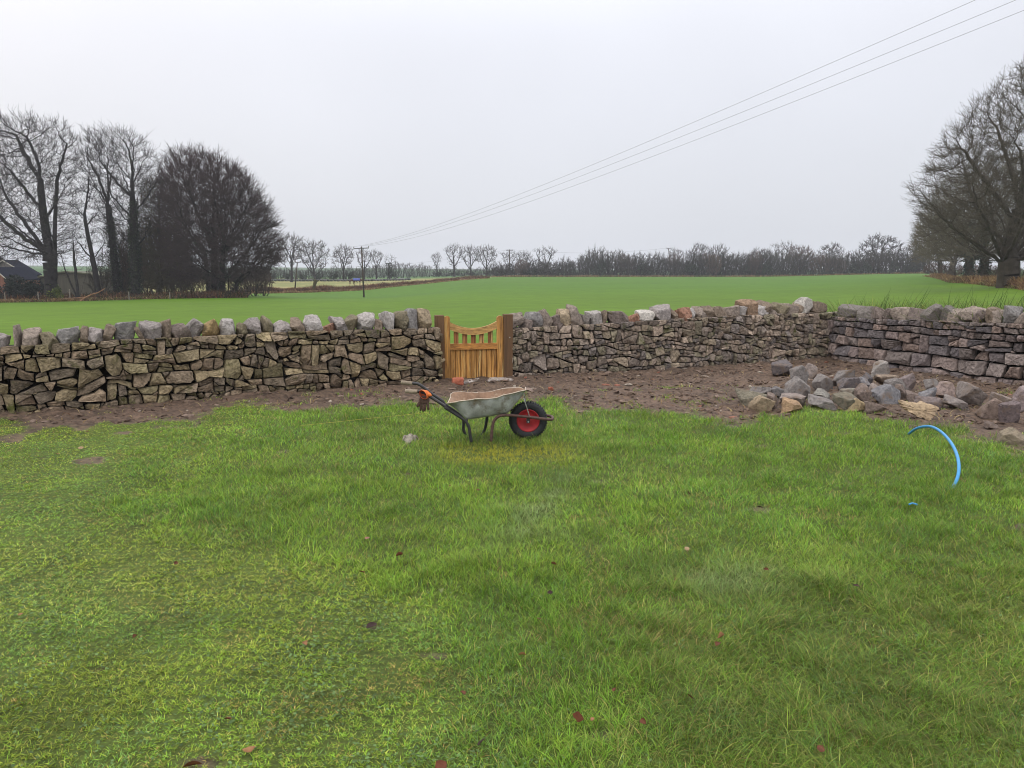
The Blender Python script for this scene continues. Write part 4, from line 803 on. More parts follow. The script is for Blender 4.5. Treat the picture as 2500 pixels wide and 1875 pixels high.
pipe(rail, .0155, 'wheel_fork', MAT_RUST, wb_, 4)
# cross bars
pipe([wp(655, 575, YN), Vector((wp(655, 575, YN).x, YF, wp(655, 575, YN).z))], .012, 'cross_bar', MAT_TUBE, wb_, 1)
# wheel
wc = Vector((wp(1550, 590, YC).x, YC, .198)); RW = .198
def lathe(prof, c, n=48):
    th = np.linspace(0, 2 * np.pi, n, endpoint=False); V = []
    for (r_, y) in prof: V.append(np.stack([c.x + r_ * np.cos(th), np.full(n, c.y + y), c.z + r_ * np.sin(th)], -1))
    V = np.vstack(V); m_ = len(prof); i = np.arange(m_ - 1)[:, None] * n; j = np.arange(n)[None]; j2 = (j + 1) % n
    return V, [np.stack([i + j, i + j2, i + n + j2, i + n + j], -1).reshape(-1, 4)]
wheel = bpy.data.objects.new('wheel', None); COL.objects.link(wheel); wheel.parent = wb_; wheel.location = (wc.x - wb_.location.x, 0, wc.z)
prof = [(.118, -.022), (.122, -.034), (.14, -.044), (.165, -.046), (.184, -.040), (.193, -.028), (.196, -.012), (.197, 0), (.196, .012), (.193, .028), (.184, .040), (.165, .046), (.14, .044), (.122, .034), (.118, .022), (.118, -.022)]
b = Bag(); V, F = lathe(prof, wc, 60); b.add(V, F)
for k in range(44):               # tread lugs
    t = 2 * math.pi * k / 44
    for sgn in (-1, 1):
        V, F = box((0, 0, 0), (.005, .010, .0085)); M = Matrix.Rotation(-t + math.pi / 2, 3, 'Y'); V = V @ np.array(Matrix.Rotation(.35 * sgn, 3, 'Z')).T; V = V + np.array([0, sgn * .024, .193]); V = V @ np.array(M).T + np.array(tuple(wc)); b.add(V, F)
b.build('tyre', MAT_TYRE, wheel, smooth=True)
b = Bag(); V, F = lathe([(.0, -.012), (.03, -.012), (.055, -.006), (.085, -.008), (.10, -.022), (.112, -.032), (.120, -.034), (.121, -.026), (.116, -.02), (.116, .02), (.121, .026), (.120, .034), (.112, .032), (.10, .022), (.085, .008), (.03, .012), (0, .012)], wc, 48); b.add(V, F); b.build('rim', MAT_RED, wheel, smooth=True)
b = Bag(); V, F = tube([wc + Vector((0, -.075, 0)), wc + Vector((0, .075, 0))], .011, 12); b.add(V, F); V, F = tube([wc + Vector((0, -.05, 0)), wc + Vector((0, .05, 0))], .02, 12); b.add(V, F); b.build('hub', MAT_TUBE, wheel)
for s in (-1, 1): b = Bag(); V, F = box((0, 0, 0), (.018, .003, .03)); b.add(V + np.array((wc.x, YC + s * .088, wc.z + .014)), F); b.build('axle_bracket', MAT_TUBE, wb_)
b = Bag(); V, F = tube([wc + Vector((0, -.10, 0)), wc + Vector((0, -.085, 0))], .0085, 6); b.add(V, F); b.build('axle_nut', MAT_STEEL, wb_)
# tray: loft of cross sections along x from rear to nose
NX, NA = 40, 28
rear = wp(345, 352, YC - .30); nose = wp(1590, 195, YC)
bot0 = wp(660, 555, YC - .16); bot1 = wp(1190, 490, YC - .14)
def tray():
    # near rim, far rim and bottom outline traced as curves in x
    rn = [(345, 352), (430, 318), (560, 290), (700, 275), (840, 262), (940, 268), (1060, 250), (1180, 215), (1300, 195), (1420, 180), (1520, 165)]
    rf = [(315, 270), (345, 205), (400, 178), (500, 168), (600, 160), (685, 168), (800, 168), (960, 165), (1080, 140), (1200, 105), (1300, 95), (1430, 80), (1500, 110)]
    Pn = smoothpts([wp(x, y, YC - .31) for x, y in rn], 6); Pf = smoothpts([wp(x, y, YC + .31) for x, y in rf], 6)
    x0, x1 = Pn[0, 0] + .01, wp(1520, 165, YC - .2).x
    bz0 = wp(660, 555, YC - .17); bz1 = wp(1250, 470, YC - .15)
    xs_ = np.linspace(x0, x1, NX); V = []; rr = np.random.RandomState(4)
    for i, x in enumerate(xs_):
        u = (x - x0) / (x1 - x0); zn = np.interp(x, Pn[:, 0], Pn[:, 2]); zf_ = np.interp(x, Pf[:, 0], Pf[:, 2])
        # bottom height: rear wall slopes down to bz0, flat, then nose slopes up
        if x < bz0.x: f = (x - x0) / (bz0.x - x0); zbm = (1 - f) * (zn - .012) + f * bz0.z
        elif x < bz1.x: f = (x - bz0.x) / (bz1.x - bz0.x); zbm = (1 - f) * bz0.z + f * bz1.z
        else: f = (x - bz1.x) / (x1 - bz1.x); zbm = (1 - f) * bz1.z + f * (zn - .015)
        hw = .31 * (min(1, (u / .10)) ** .5 * .25 + .75) * (1 - .42 * max(0, (u - .55) / .45) ** 1.6); bwid = .21 * (1 - .45 * max(0, (u - .55) / .45) ** 1.5)
        row = []
        for k in range(NA + 1):
            a = k / NA * 2 - 1                                           # -1 near .. 1 far
            zr = zn if a < 0 else zf_
            s = abs(a)
            # superelliptic section: flat bottom, sloped sides
            if s < .45: y = a / .45 * bwid; z = zbm
            else:
                t = (s - .45) / .55; tt = t; y = math.copysign(bwid + (hw - bwid) * (t ** .8), a); z = zbm + (zr - zbm) * (t ** 1.15)
            row.append((x, YC + y, z))
        V.append(row)
    V = np.array(V)
    V[:, :, 1] += (vnoise(V[:, :, 0] * 3, V[:, :, 2] * 3, .22, 2, 70) - .5) * .03 * np.sign(V[:, :, 1] - YC)
    V[1:-1, :, 2] += (vnoise(V[1:-1, :, 0] * 3, V[1:-1, :, 1] * 3, .3, 2, 71) - .5) * .012
    return V
TV = tray(); nx_, ny_ = TV.shape[:2]
F = grid_faces(nx_, ny_)
b = Bag(); b.add(TV.reshape(-1, 3), [F[:, ::-1]]); shell = b.build('tray', MAT_STEEL, wb_, smooth=True)
inn = TV.copy(); cy = YC; inn[:, :, 1] = cy + (inn[:, :, 1] - cy) * .985; inn[:, :, 2] += .004; inn[:, :, 0] += .002
b = Bag(); b.add(inn.reshape(-1, 3), [F]); b.build('tray_lining', MAT_TRAYIN, wb_, smooth=True)
rim = np.vstack([TV[:, 0], TV[-1, 1:-1], TV[::-1, -1], TV[0, ::-1][1:-1], TV[:1, 0]])
V, Fq = tube(rim, .006, 6, cap=False); b = Bag(); b.add(V, Fq); b.build('tray_rim', mat('worn_rim', lin(176, 162, 146), .6, vary=.3, vscale=30, bump=.3, metal=.2), wb_, smooth=True)
# pouring lip
nl = TV[-1]; b = Bag(); lipx = wp(1630, 205, YC).x; lip = nl.copy(); lip[:, 0] = lipx - .4 * np.abs(nl[:, 1] - YC) ** 1.5; lip[:, 2] = nl[:, 2] - .012 - .01 * (1 - np.abs(nl[:, 1] - YC) / .2)
VV = np.stack([nl, (nl + lip) / 2 + np.array([0, 0, .006]), lip, lip - np.array([0.004, 0, .012])]); b.add(VV.reshape(-1, 3), [grid_faces(4, ny_)]); b.build('tray_lip', mat('bent_lip', lin(118, 96, 82), .6, vary=.4, vscale=20, metal=.2), wb_, smooth=True)
pipe([wp(1488, 255, YC - .2), wp(1530, 385, YC - .14), wp(1568, 512, YC - .105)], .006, 'stay_rod', MAT_STEEL, wb_, 2, 6)
pipe([Vector((q.x, 2 * YC - q.y, q.z)) for q in (wp(1488, 255, YC - .2), wp(1530, 385, YC - .14), wp(1568, 512, YC - .105))], .006, 'stay_rod', MAT_STEEL, wb_, 2, 6)
# ------------------------------------------------------------------ work glove on the near handle
Y0 = YN - .012; root = empty('work_glove', tuple(W(*hz(900, 600), Y0)), 'dark brown work glove with orange cuff hanging from the near handle', 'glove')
MAT_CUFF = mat('orange_cuff', lin(204, 112, 58), .8, vary=.25, vscale=40, bump=.4, bscale=80); MAT_KNIT = mat('dirty_glove', lin(82, 62, 54), .9, vary=.4, vscale=40, bump=.7, bscale=90, moss=[(lin(130, 104, 90), 30, .6, .7)]); MAT_CUFFIN = mat('cuff_lining', lin(176, 84, 52), .9, vary=.2, vscale=30)
def oval(c, ax, bx, n=20, rot=0):
    th = np.linspace(0, 2 * np.pi, n, endpoint=False); c = np.array(tuple(c)); cr_, sr_ = math.cos(rot), math.sin(rot)
    x = np.cos(th) * ax; z = np.sin(th) * bx; return np.stack([c[0] + x * cr_ - z * sr_, np.full(n, c[1]) , c[2] + x * sr_ + z * cr_], -1)
def ringmesh(R_):
    V = np.vstack(R_); n = len(R_[0]); i = np.arange(len(R_) - 1)[:, None] * n; j = np.arange(n)[None]; j2 = (j + 1) % n
    return V, [np.stack([i + j, i + j2, i + n + j2, i + n + j], -1).reshape(-1, 4)]
cu = lambda x, y, dy: W(*hz(x, y), Y0 + dy)
R1 = oval(cu(860, 605, -.045), .032, .052, rot=.55); R2 = oval(cu(880, 600, -.02), .036, .056, rot=.6); R3 = oval(cu(960, 600, .01), .044, .048, rot=.5); R4 = oval(cu(1040, 610, .03), .036, .03, rot=-.3)
b = Bag(); V, F = ringmesh([R1, R2, R3, R4]); b.add(V, F); b.build('cuff', MAT_CUFF, root, smooth=True)
b = Bag(); R0 = oval(cu(862, 606, -.044), .030, .049, rot=.55); Ri = oval(cu(880, 606, .0), .026, .04, rot=.55); Rj = oval(cu(885, 606, .001), .001, .001); V, F = ringmesh([R0, Ri, Rj]); b.add(V, F); b.build('cuff_lining', MAT_CUFFIN, root, smooth=True)
b = Bag()
V, F = tube([cu(1010, 590, .0), cu(1110, 620, -.005), cu(1170, 630, 0)], [.026, .015, .006], 10); b.add(V, F); b.build('cuff_fold', MAT_CUFF, root, smooth=True)
b = Bag()
def flat_tube(P, rx, ryf=.55, s=12):
    V, F = tube(P, rx, s); c = np.array(tuple(P[0]))[1]; V[:, 1] = c + (V[:, 1] - c) * ryf; return V, F
V, F = flat_tube(smoothpts([cu(900, 640, 0), cu(905, 720, -.004), cu(915, 800, -.004), cu(915, 890, 0)], 4), [.032, .038, .042, .046, .048, .050, .050, .051, .051, .050, .050, .048, .042], .42); b.add(V, F)
for (x0, x1, x2, y2, r_) in ((800, 790, 785, 1150, .0125), (870, 880, 875, 1175, .0135), (940, 945, 920, 1150, .013), (1010, 1035, 1055, 1120, .012)):
    V, F = tube(smoothpts([cu(x0, 840, 0), cu(x1, 950, -.006), cu((x1 + x2) / 2, 1050, -.008), cu(x2, y2, -.002)], 4), [.013] * 3 + [r_] * 7 + [r_ * .95, r_ * .85, r_ * .5], 10); b.add(V, F)
V, F = tube(smoothpts([cu(800, 740, 0), cu(760, 850, -.01), cu(700, 960, -.012), cu(655, 1000, -.01)], 4), [.018] * 3 + [.0145] * 7 + [.013, .011, .006], 10); b.add(V, F)
b.build('glove_hand', MAT_KNIT, root, smooth=True)
# crumpled grey glove lying on the lawn
g = G(1000, 1085); root = empty('work_glove', (g.x, g.y, 0), 'crumpled pale grey glove lying on the lawn left of the barrow', 'glove'); b = Bag()
MAT_GG = mat('grey_glove', lin(150, 142, 128), .9, vary=.4, vscale=40, bump=.8, bscale=60, moss=[(lin(84, 74, 64), 20, .56, .66)])
V, F = rock((.10, .07, .05), np.random.RandomState(9), 3, p=5, cuts=5, rough=.12, tilt=.4); b.add(V + np.array((g.x - .01, g.y + .04, .06)), F)
for (dx, dy, ex, ey, ez) in ((-.04, .02, -.07, -.01, .03), (-.02, .0, -.035, -.035, .02), (.01, .0, .01, -.04, .02), (.035, .01, .06, -.025, .02), (.03, .03, .085, .02, .035)):
    V, F = tube(smoothpts([(g.x + dx, g.y + .03 + dy, .07), (g.x + (dx + ex) / 2, g.y + .03 + (dy + ey) / 2, .075), (g.x + ex, g.y + .03 + ey, ez)], 4), [.013] * 4 + [.012] * 3 + [.010, .006], 8); b.add(V, F)
b.build('glove_hand', MAT_GG, root, smooth=True)
# ------------------------------------------------------------------ blue pipe
MAT_BLUE = mat('blue_pipe', lin(58, 138, 192), .4, vary=.12, vscale=30, spec=.45, moss=[(lin(40, 84, 116), 40, .66, .72)])
P = [W(*p) for p in ((2318, 1204, 5.93), (2336, 1171, 6.0), (2341, 1141, 6.1), (2336, 1110, 6.3), (2321, 1080, 6.6), (2297, 1054, 7.0), (2269, 1041, 7.4), (2238, 1046, 7.7), (2218, 1060, 7.95))]
P = smoothpts(P, 7); V, F = tube(P, .0135, 14); b = Bag(); b.add(V, F); o = b.build('water_pipe', MAT_BLUE, smooth=True, loc=(P[0][0], P[0][1], 0)); tag(o, 'bright blue plastic pipe arching out of the grass at right', 'pipe')
g = G(2228, 1243); V, F = tube(smoothpts([(g.x - .03, g.y, .035), (g.x, g.y + .01, .042), (g.x + .03, g.y - .005, .036)], 4), .006, 8); b = Bag(); b.add(V, F); tag(b.build('plastic_scrap', MAT_BLUE, smooth=True), 'small scrap of blue plastic lying in the grass below the pipe', 'plastic scrap')
P = [G(735, 1052), G(820, 1043), G(900, 1034), G(980, 1026), G(1048, 1019)]; P = [p + Vector((0, 0, .06)) for p in P]; V, F = tube(smoothpts(P, 6), .002, 5); b = Bag(); b.add(V, F)
tag(b.build('cord', mat('cord', lin(176, 164, 84), .8)), 'thin yellowish cord lying across the grass left of the barrow', 'cord')
# ------------------------------------------------------------------ fallen leaves
MAT_LEAF = mat('dead_leaf', None, .7, vary=.3, vscale=40, bump=.4, bscale=60, trans=.1)
def leaf(px, py, s, c, lab, r, grp='fallen leaves on the lawn'):
    s = s * .85
    g = G(px, py, .03); n = 7; t = np.linspace(0, 1, n); wv = np.sin(t * math.pi) ** .8 * .5 * s * .62 + .0006; u = (t - .5) * s; V = []
    cu1, cu2 = r.randn() * .5 + .6, r.randn() * .4
    for k, (side) in enumerate((-1, -.5, 0, .5, 1)):
        V.append(np.stack([u, side * wv * (1 + .12 * r.randn(n)), s * .22 * cu1 * side ** 2 * wv / s * 3 + s * .35 * cu2 * (t - .5) ** 2], -1))
    V = np.stack(V).reshape(-1, 3); F = grid_faces(5, n); V = np.vstack([V, V - [0, 0, .0012]]); F = np.vstack([F, F[:, ::-1] + 5 * n])
    V = place(V, (g.x, g.y, float(near_z(g.x, g.y)) + (.028 if py > 1300 and longness(px, py) < .5 else .055)), r.rand() * 6.28, r.randn() * .45 - .35)
    o = mesh_np('fallen_leaf', V, F, MAT_LEAF, col=np.array(c[:3]) * .62, smooth=True, loc=(g.x, g.y, 0)); tag(o, lab, 'leaf', grp)
LB = lin(124, 74, 48); LR = lin(128, 72, 48); LO = lin(176, 126, 84); LP = lin(200, 168, 128); LDK = lin(70, 46, 42)
rl = np.random.RandomState(12); TINY = 'tiny brown dead leaf half hidden in the lawn grass'
for (px, py, s, c, lab) in (
 (469, 1861, .075, LB, 'large curled brown leaf at the bottom left edge of the lawn'), (607, 1822, .055, LO, 'light orange brown leaf near the bottom of the mown grass'), (1076, 1866, .07, LR, 'upright red brown leaf cut by the bottom edge of the photo'),
 (1175, 1820, .06, LDK, 'dark red brown leaf in a dip near the bottom middle'), (1411, 1762, .065, LR, 'glossy russet leaf with a small leaf beside it, bottom middle'), (1446, 1768, .03, LO, 'small orange leaf just right of the glossy russet leaf'),
 (2004, 1842, .05, LR, 'red brown leaf near the bottom right of the lawn'), (1685, 1720, .045, LB, 'narrow brown leaf standing in the flattened grass at lower right'), (907, 1524, .075, LDK, 'blackish crumpled leaf on a bare spot in the mown grass'),
 (745, 1573, .05, LO, 'pale orange leaf in the middle of the mown grass'), (975, 1358, .06, LR, 'rusty curled leaf in longer grass below the barrow'), (884, 1403, .05, LR, 'dark rust leaf below and left of the rusty curled one'),
 (897, 1320, .05, lin(176, 128, 108), 'pinkish brown leaf in the grass left of the rusty curled one'), (429, 1372, .045, LB, 'brown leaf at the border of the mown and long grass'), (1076, 1447, .06, lin(140, 152, 88), 'pale green fallen leaf in the middle of the lawn'),
 (1677, 1342, .055, LP, 'pale buff leaf in the green grass right of centre'), (1752, 1590, .05, LB, 'upright tan brown leaf beneath the long straw coloured one'), (1760, 1569, .06, LO, 'long straw coloured leaf on the grass at lower right'),
 (1877, 1240, .06, LO, 'orange brown leaf lying in the dirt hollow at right'), (1855, 1243, .05, LDK, 'dark leaf at the left side of the dirt hollow'), (1682, 1210, .05, LB, 'brown leaf in the grass left of the dirt hollow'), (198, 1098, .06, LP, 'pale cream leaf near the soil at the left'),
 (140, 1117, .05, LO, 'orange leaf left of the pale cream one'), (214, 1058, .06, LB, 'dark brown leaf on the grass edge under the left wall'), (1371, 1045, .04, LO, 'small orange leaf in the grass right of the barrow wheel'),
 (1167, 1200, .045, LB, TINY), (1099, 1191, .04, LB, TINY), (1352, 1377, .045, LB, TINY), (1343, 1452, .04, LDK, TINY), (1318, 1521, .04, LB, TINY), (1275, 1613, .04, LO, TINY), (1650, 1420, .04, LB, TINY), (556, 1750, .035, LB, TINY), (330, 1560, .035, LB, TINY), (1130, 1690, .04, LB, TINY), (1570, 1775, .04, LB, TINY), (2090, 1440, .04, LDK, TINY), (1500, 1700, .035, LR, TINY), (1870, 1400, .035, LB, TINY), (50, 1505, .035, LO, TINY)):
    leaf(px, py, s, c, lab, rl)
# =================================================================== BARE TREES
def grow(att, trunks, D, dk, iters, r, jit=.18, up=.05, di=None, limbs=0):
    pos = []; par = []
    for tr in trunks:
        tr = [np.array(tuple(q), float) for q in tr]; last = -1
        for a, b in zip(tr[:-1], tr[1:]):
            n = max(1, int(np.linalg.norm(b - a) / D))
            for k in range(n if b is not tr[-1] else n + 1):
                pos.append(a + (b - a) * k / n + (r.randn(3) * D * .06 if last >= 0 else 0)); par.append(last); last = len(pos) - 1
    if limbs:                        # main limbs fanning out of the upper trunk
        P0 = np.array(pos); zt = P0[:, 2].max(); z0 = P0[:, 2].min(); cz = att[:, 2].min()
        tg = [att[r.randint(len(att))]]
        for k in range(limbs - 1):
            c = att[r.randint(len(att), size=40)]; d = np.min([((c - t) ** 2).sum(1) for t in tg], 0); tg.append(c[d.argmax()])
        lo = z0 + (zt - z0) * .42; cand = np.where(P0[:, 2] > lo)[0]
        for t in tg:
            hd = np.hypot(*(P0[cand, :2] - t[:2]).T); want = t[2] - hd * 1.25; w_ = np.abs(P0[cand, 2] - np.clip(want, lo, zt)) + .3 * hd; i = cand[w_.argmin()]
            a = P0[i]; b = a + (t - a) * .78; L = np.linalg.norm(b - a); m = a + (b - a) * .5 + np.array([0, 0, -.08 * L]) * (1 if t[2] > a[2] + 1 else -1) + r.randn(3) * L * .05; n = max(2, int(L / D)); last = i
            for k in range(1, n + 1):
                s = k / n; q = a * (1 - s) ** 2 + 2 * m * s * (1 - s) + b * s * s; pos.append(q + r.randn(3) * D * .13); par.append(last); last = len(pos) - 1
    P = np.array(pos); best = np.full(len(att), 1e9); bi = np.zeros(len(att), int); alive = np.ones(len(att), bool)
    def upd(i0):
        A = att[alive]
        if not len(A): return
        new = P[i0:]; d = ((A[:, None] - new[None]) ** 2).sum(-1); m = d.argmin(1); dm = np.sqrt(d[np.arange(len(A)), m]); idx = np.where(alive)[0]
        k = dm < best[idx]; best[idx[k]] = dm[k]; bi[idx[k]] = m[k] + i0; alive[idx[best[idx] < dk]] = False
    upd(0); cnt = {}
    for it in range(iters):
        idx = np.where(alive)[0]
        if di is not None: idx = idx[best[idx] < di]
        if not len(idx): break
        v = att[idx] - P[bi[idx]]; v /= np.linalg.norm(v, axis=1)[:, None] + 1e-9
        u, inv = np.unique(bi[idx], return_inverse=True); S = np.zeros((len(u), 3)); np.add.at(S, inv, v)
        S /= np.linalg.norm(S, axis=1)[:, None] + 1e-9; S += r.randn(len(u), 3) * jit; S[:, 2] += up; S /= np.linalg.norm(S, axis=1)[:, None]
        ok = np.array([cnt.get(q, 0) < 3 for q in u])
        if not ok.any(): break
        for q in u[ok]: cnt[q] = cnt.get(q, 0) + 1
        n0 = len(P); P = np.vstack([P, P[u[ok]] + S[ok] * D]); par += list(u[ok]); upd(n0)
    return P, np.array(par)
def prisms(P0, P1, r0, r1, k):
    n = len(P0); d = P1 - P0; d = d / (np.linalg.norm(d, axis=1)[:, None] + 1e-9)
    ref = np.where(np.abs(d[:, 2:3]) < .9, [[0, 0, 1.]], [[1., 0, 0]]); a = np.cross(d, ref); a /= np.linalg.norm(a, axis=1)[:, None]; b = np.cross(d, a)
    th = np.linspace(0, 2 * np.pi, k, endpoint=False); c = np.cos(th)[None, :, None] * a[:, None] + np.sin(th)[None, :, None] * b[:, None]
    V = np.concatenate([P0[:, None] + c * r0[:, None, None], P1[:, None] + c * r1[:, None, None]], 1).reshape(-1, 3)
    j = np.arange(k); o = np.arange(n)[:, None] * 2 * k
    F = np.stack([o + j, o + (j + 1) % k, o + k + (j + 1) % k, o + k + j], -1).reshape(-1, 4); return V, F
def skeleton(P, par, rt, R0, r, ntw, Lt, rtw, thr, center, barkc, twc, up=.35, sub=2):
    n = len(P); leaf = np.ones(n); kids = np.bincount(par[par >= 0], minlength=n); leaf[:] = (kids == 0)
    order = np.arange(n)[::-1]
    for i in order:
        if par[i] >= 0: leaf[par[i]] += leaf[i]
    leaf = np.maximum(leaf, 1); roots = np.where(par < 0)[0]; mx = leaf[roots].max(); e = math.log(mx) / math.log(R0 / rt)
    rad = rt * leaf ** (1 / e)
    # flare at the foot
    z0 = P[roots, 2].min(); rad = rad * (1 + .5 * np.clip(1 - (P[:, 2] - z0) / (R0 * 3.5), 0, 1) ** 2 * (rad > R0 * .25))
    i = np.where(par >= 0)[0]; p = par[i]; r1 = rad[i]; main = rad[p] < r1 * 1.35
    r0 = np.where(main, rad[p], np.minimum(rad[p], r1 * 1.25)); tb, cb = Bag(), Bag(); big = r1 > thr
    for sel, k, bag in ((r1 > max(.12, thr), 9, tb), ((r1 <= max(.12, thr)) & big, 6, tb), (~big & (r1 > rt * 2.2), 4, cb), (~big & (r1 <= rt * 2.2), 3, cb)):
        if sel.any():
            V, F = prisms(P[p[sel]], P[i[sel]], r0[sel], r1[sel], k); bag.add(V, [F], barkc[:3])
    # fine twigs
    if ntw:
        c = np.where(rad < thr * .8)[0]; c = c[par[c] >= 0]; c = np.repeat(c, ntw); c = c[r.rand(len(c)) < .85]; d = P[c] - P[par[c]]; d /= np.linalg.norm(d, axis=1)[:, None]; out = P[c] - center; out /= np.linalg.norm(out, axis=1)[:, None] + 1e-9
        m = len(c)
        def dirn(d, s): q = d * .8 + out * .5 + np.array([0, 0, up]) + r.randn(len(d), 3) * s; return q / np.linalg.norm(q, axis=1)[:, None]
        L = Lt * (.5 + r.rand(m))[:, None]; d1 = dirn(d, .6); q1 = P[c] + d1 * L * .5; d2 = d1 + r.randn(m, 3) * .22 + [0, 0, .12]; d2 /= np.linalg.norm(d2, axis=1)[:, None]; q2 = q1 + d2 * L * .5
        V, F = prisms(P[c], q1, np.full(m, rtw), np.full(m, rtw * .8), 3); cb.add(V, [F], twc[:3])
        V, F = prisms(q1, q2, np.full(m, rtw * .8), np.full(m, rtw * .35), 3); cb.add(V, [F], twc[:3])
        for k in range(sub):
            f = (.25 + .65 * r.rand(m))[:, None]; s0 = P[c] * (1 - f) + q1 * f if k % 2 else q1 * (1 - f) + q2 * f; d3 = dirn(d1, .75); q3 = s0 + d3 * L * (.28 + .25 * r.rand(m))[:, None]
            V, F = prisms(s0, q3, np.full(m, rtw * .7), np.full(m, rtw * .3), 3); cb.add(V, [F], twc[:3])
    return tb, cb, rad
MAT_BARK = mat('bark', None, .95, vary=.35, vscale=2.2, bump=.6, bscale=9, spec=.15, moss=[(lin(74, 84, 52, .8), 1.1, .58, .7)])
MAT_TWIG = mat('twigs', None, .9, vary=.2, vscale=.7, spec=.15)
_t = MAT_TWIG.node_tree; _p = _t.nodes['Principled BSDF']; _l = _p.inputs['Base Color'].links[0].from_socket; _oi = N(_t, 'ShaderNodeObjectInfo'); _r = N(_t, 'ShaderNodeMapRange'); _r.inputs['To Min'].default_value = .8; _r.inputs['To Max'].default_value = 1.35
_t.links.new(_oi.outputs['Random'], _r.inputs[0]); _s = N(_t, 'ShaderNodeVectorMath', operation='SCALE'); _t.links.new(_l, _s.inputs[0]); _t.links.new(_r.outputs[0], _s.inputs['Scale']); _t.links.new(_s.outputs[0], _p.inputs['Base Color'])
MAT_IVY = mat('ivy_leaves', None, .6, vary=.35, vscale=1.2, spec=.3)
def leafcloud(bag, C, rad, n, s, r, cols, lumps=9):
    """many leaf sized faces in a lumpy volume"""
    C = np.array(C, float); rad = np.array(rad, float); cen = r.randn(lumps, 3) * .42; sz = .34 + .3 * r.rand(lumps)
    k = r.randint(lumps, size=n); d = r.randn(n, 3); d /= np.linalg.norm(d, axis=1)[:, None]; P = cen[k] + d * (sz[k] * (.55 + .45 * r.rand(n) ** .5))[:, None]
    P = np.clip(P, -1.15, 1.15) * rad + C; leafquads(bag, P, s, r, cols)
def leafquads(bag, P, s, r, cols):
    n = len(P); a = r.randn(n, 3); a /= np.linalg.norm(a, axis=1)[:, None]; b = np.cross(a, r.randn(n, 3)); b /= np.linalg.norm(b, axis=1)[:, None]; S = (s * (.6 + .8 * r.rand(n)))[:, None]
    V = np.stack([P - a * S, P + b * S * .55, P + a * S, P - b * S * .55], 1).reshape(-1, 3); F = np.arange(n * 4).reshape(n, 4); cols = np.array([c[:3] for c in cols])
    bag.add(V, [F], np.repeat(cols[r.randint(len(cols), size=n)] * (.7 + .6 * r.rand(n))[:, None], 4, 0))
def prof_att(prof, Yd, n, r, depth=.8, hollow=.0, dens=None):
    pr = np.array(prof, float); y = pr[0, 0] + (pr[-1, 0] - pr[0, 0]) * r.rand(n * 2)
    xl = np.interp(y, pr[:, 0], pr[:, 1]); xr = np.interp(y, pr[:, 0], pr[:, 2]); k = r.rand(n * 2) < ((xr - xl) / (pr[:, 2] - pr[:, 1]).max()) ** 1.4; y, xl, xr = y[k][:n], xl[k][:n], xr[k][:n]; n = len(y)
    d = r.rand(n) ** .5; th = r.rand(n) * 2 * np.pi; cx = (xl + xr) / 2; hw = (xr - xl) / 2; x = cx + hw * d * np.cos(th); sc = Yd / FOC; dy = hw * d * np.sin(th) * depth * sc
    a, b = ray(x, y); return np.stack([a * Yd, Yd + dy, CAM_H + b * Yd], -1)
def tree(name, label, cat, px, Yd, prof, trunks, natt, D, R0, seed, group=None, rt=.014, ntw=2, Lt=.8, rtw=.011, thr=.055, bark=lin(60, 56, 57, .6), tw=lin(76, 70, 70, .6), ivy=None, jit=.18, up=.35, sub=2, depth=.8, limbs=0, common=False, gup=.05):
    r = np.random.RandomState(seed); g = T(px, Yd); att = prof_att(prof, Yd, natt, r, depth)
    TR = []
    for tr in trunks:
        pts = [W(x, y, Yd + (dy if len(q) else 0)) for (x, y, dy), q in [((t[0], t[1], t[2] if len(t) > 2 else 0), (1,)) for t in tr]]
        gg = T(tr[0][0], pts[0].y); pts[0] = Vector((pts[0].x, pts[0].y, gg.z - .15)); TR.append(([g - Vector((0, 0, 1.2))] if common else []) + pts)
    P, par = grow(att, TR, D, D * 1.9, 90, r, jit, gup, limbs=limbs)
    cen = att.mean(0) - [0, 0, np.ptp(att[:, 2]) * .3]
    tb, cb, rad = skeleton(P, par, rt, R0, r, ntw, Lt, rtw, thr, cen, bark, tw, up, sub)
    root = empty(name, tuple(g), label, cat, group); tb.build('trunk', MAT_BARK, root, smooth=True); cb.build('crown', MAT_TWIG, root)
    if ivy:
        b = Bag(); n, zmax, s, cols = ivy; k = np.where((rad > .12) & (P[:, 2] < g.z + zmax))[0]; q = r.choice(k, n); d = r.randn(n, 3); d /= np.linalg.norm(d, axis=1)[:, None]
        leafquads(b, P[q] + r.randn(n, 3) * .12 + d * (rad[q] * 1.15 + .06)[:, None], s, r, cols); b.build('ivy', MAT_IVY, root)
    return root
GL = 'tall bare trees in the group at left'
IV = [lin(46, 60, 36, .6), lin(60, 74, 44, .6), lin(38, 50, 36, .6)]
A_ = 88
tree('bare_tree', 'tallest fan shaped bare tree with a thick bare trunk behind the dark bush', 'tree', 120, A_, [(288, -20, 120), (300, -60, 165), (340, -90, 190), (400, -95, 200), (470, -85, 195), (540, -70, 190), (600, -50, 185), (640, -20, 160)],
     [[(128, 722), (122, 660), (118, 600), (112, 560), (104, 500), (98, 440)], [(120, 604), (134, 560), (136, 500), (140, 440)]], 4200, .40, .66, 101, GL, ntw=3, Lt=1.0, rtw=.017, rt=.018, depth=.7, jit=.2, limbs=15, common=True)
tree('bare_tree', 'slender leaning bare tree between the thick trunk and the ivy clad pair', 'tree', 243, 89, [(370, 190, 230), (420, 175, 245), (500, 165, 262), (580, 165, 268), (640, 190, 280)], [[(243, 716), (228, 640), (212, 560), (206, 520)]], 900, .4, .30, 102, GL, ntw=3, Lt=.8, rtw=.016, limbs=7)
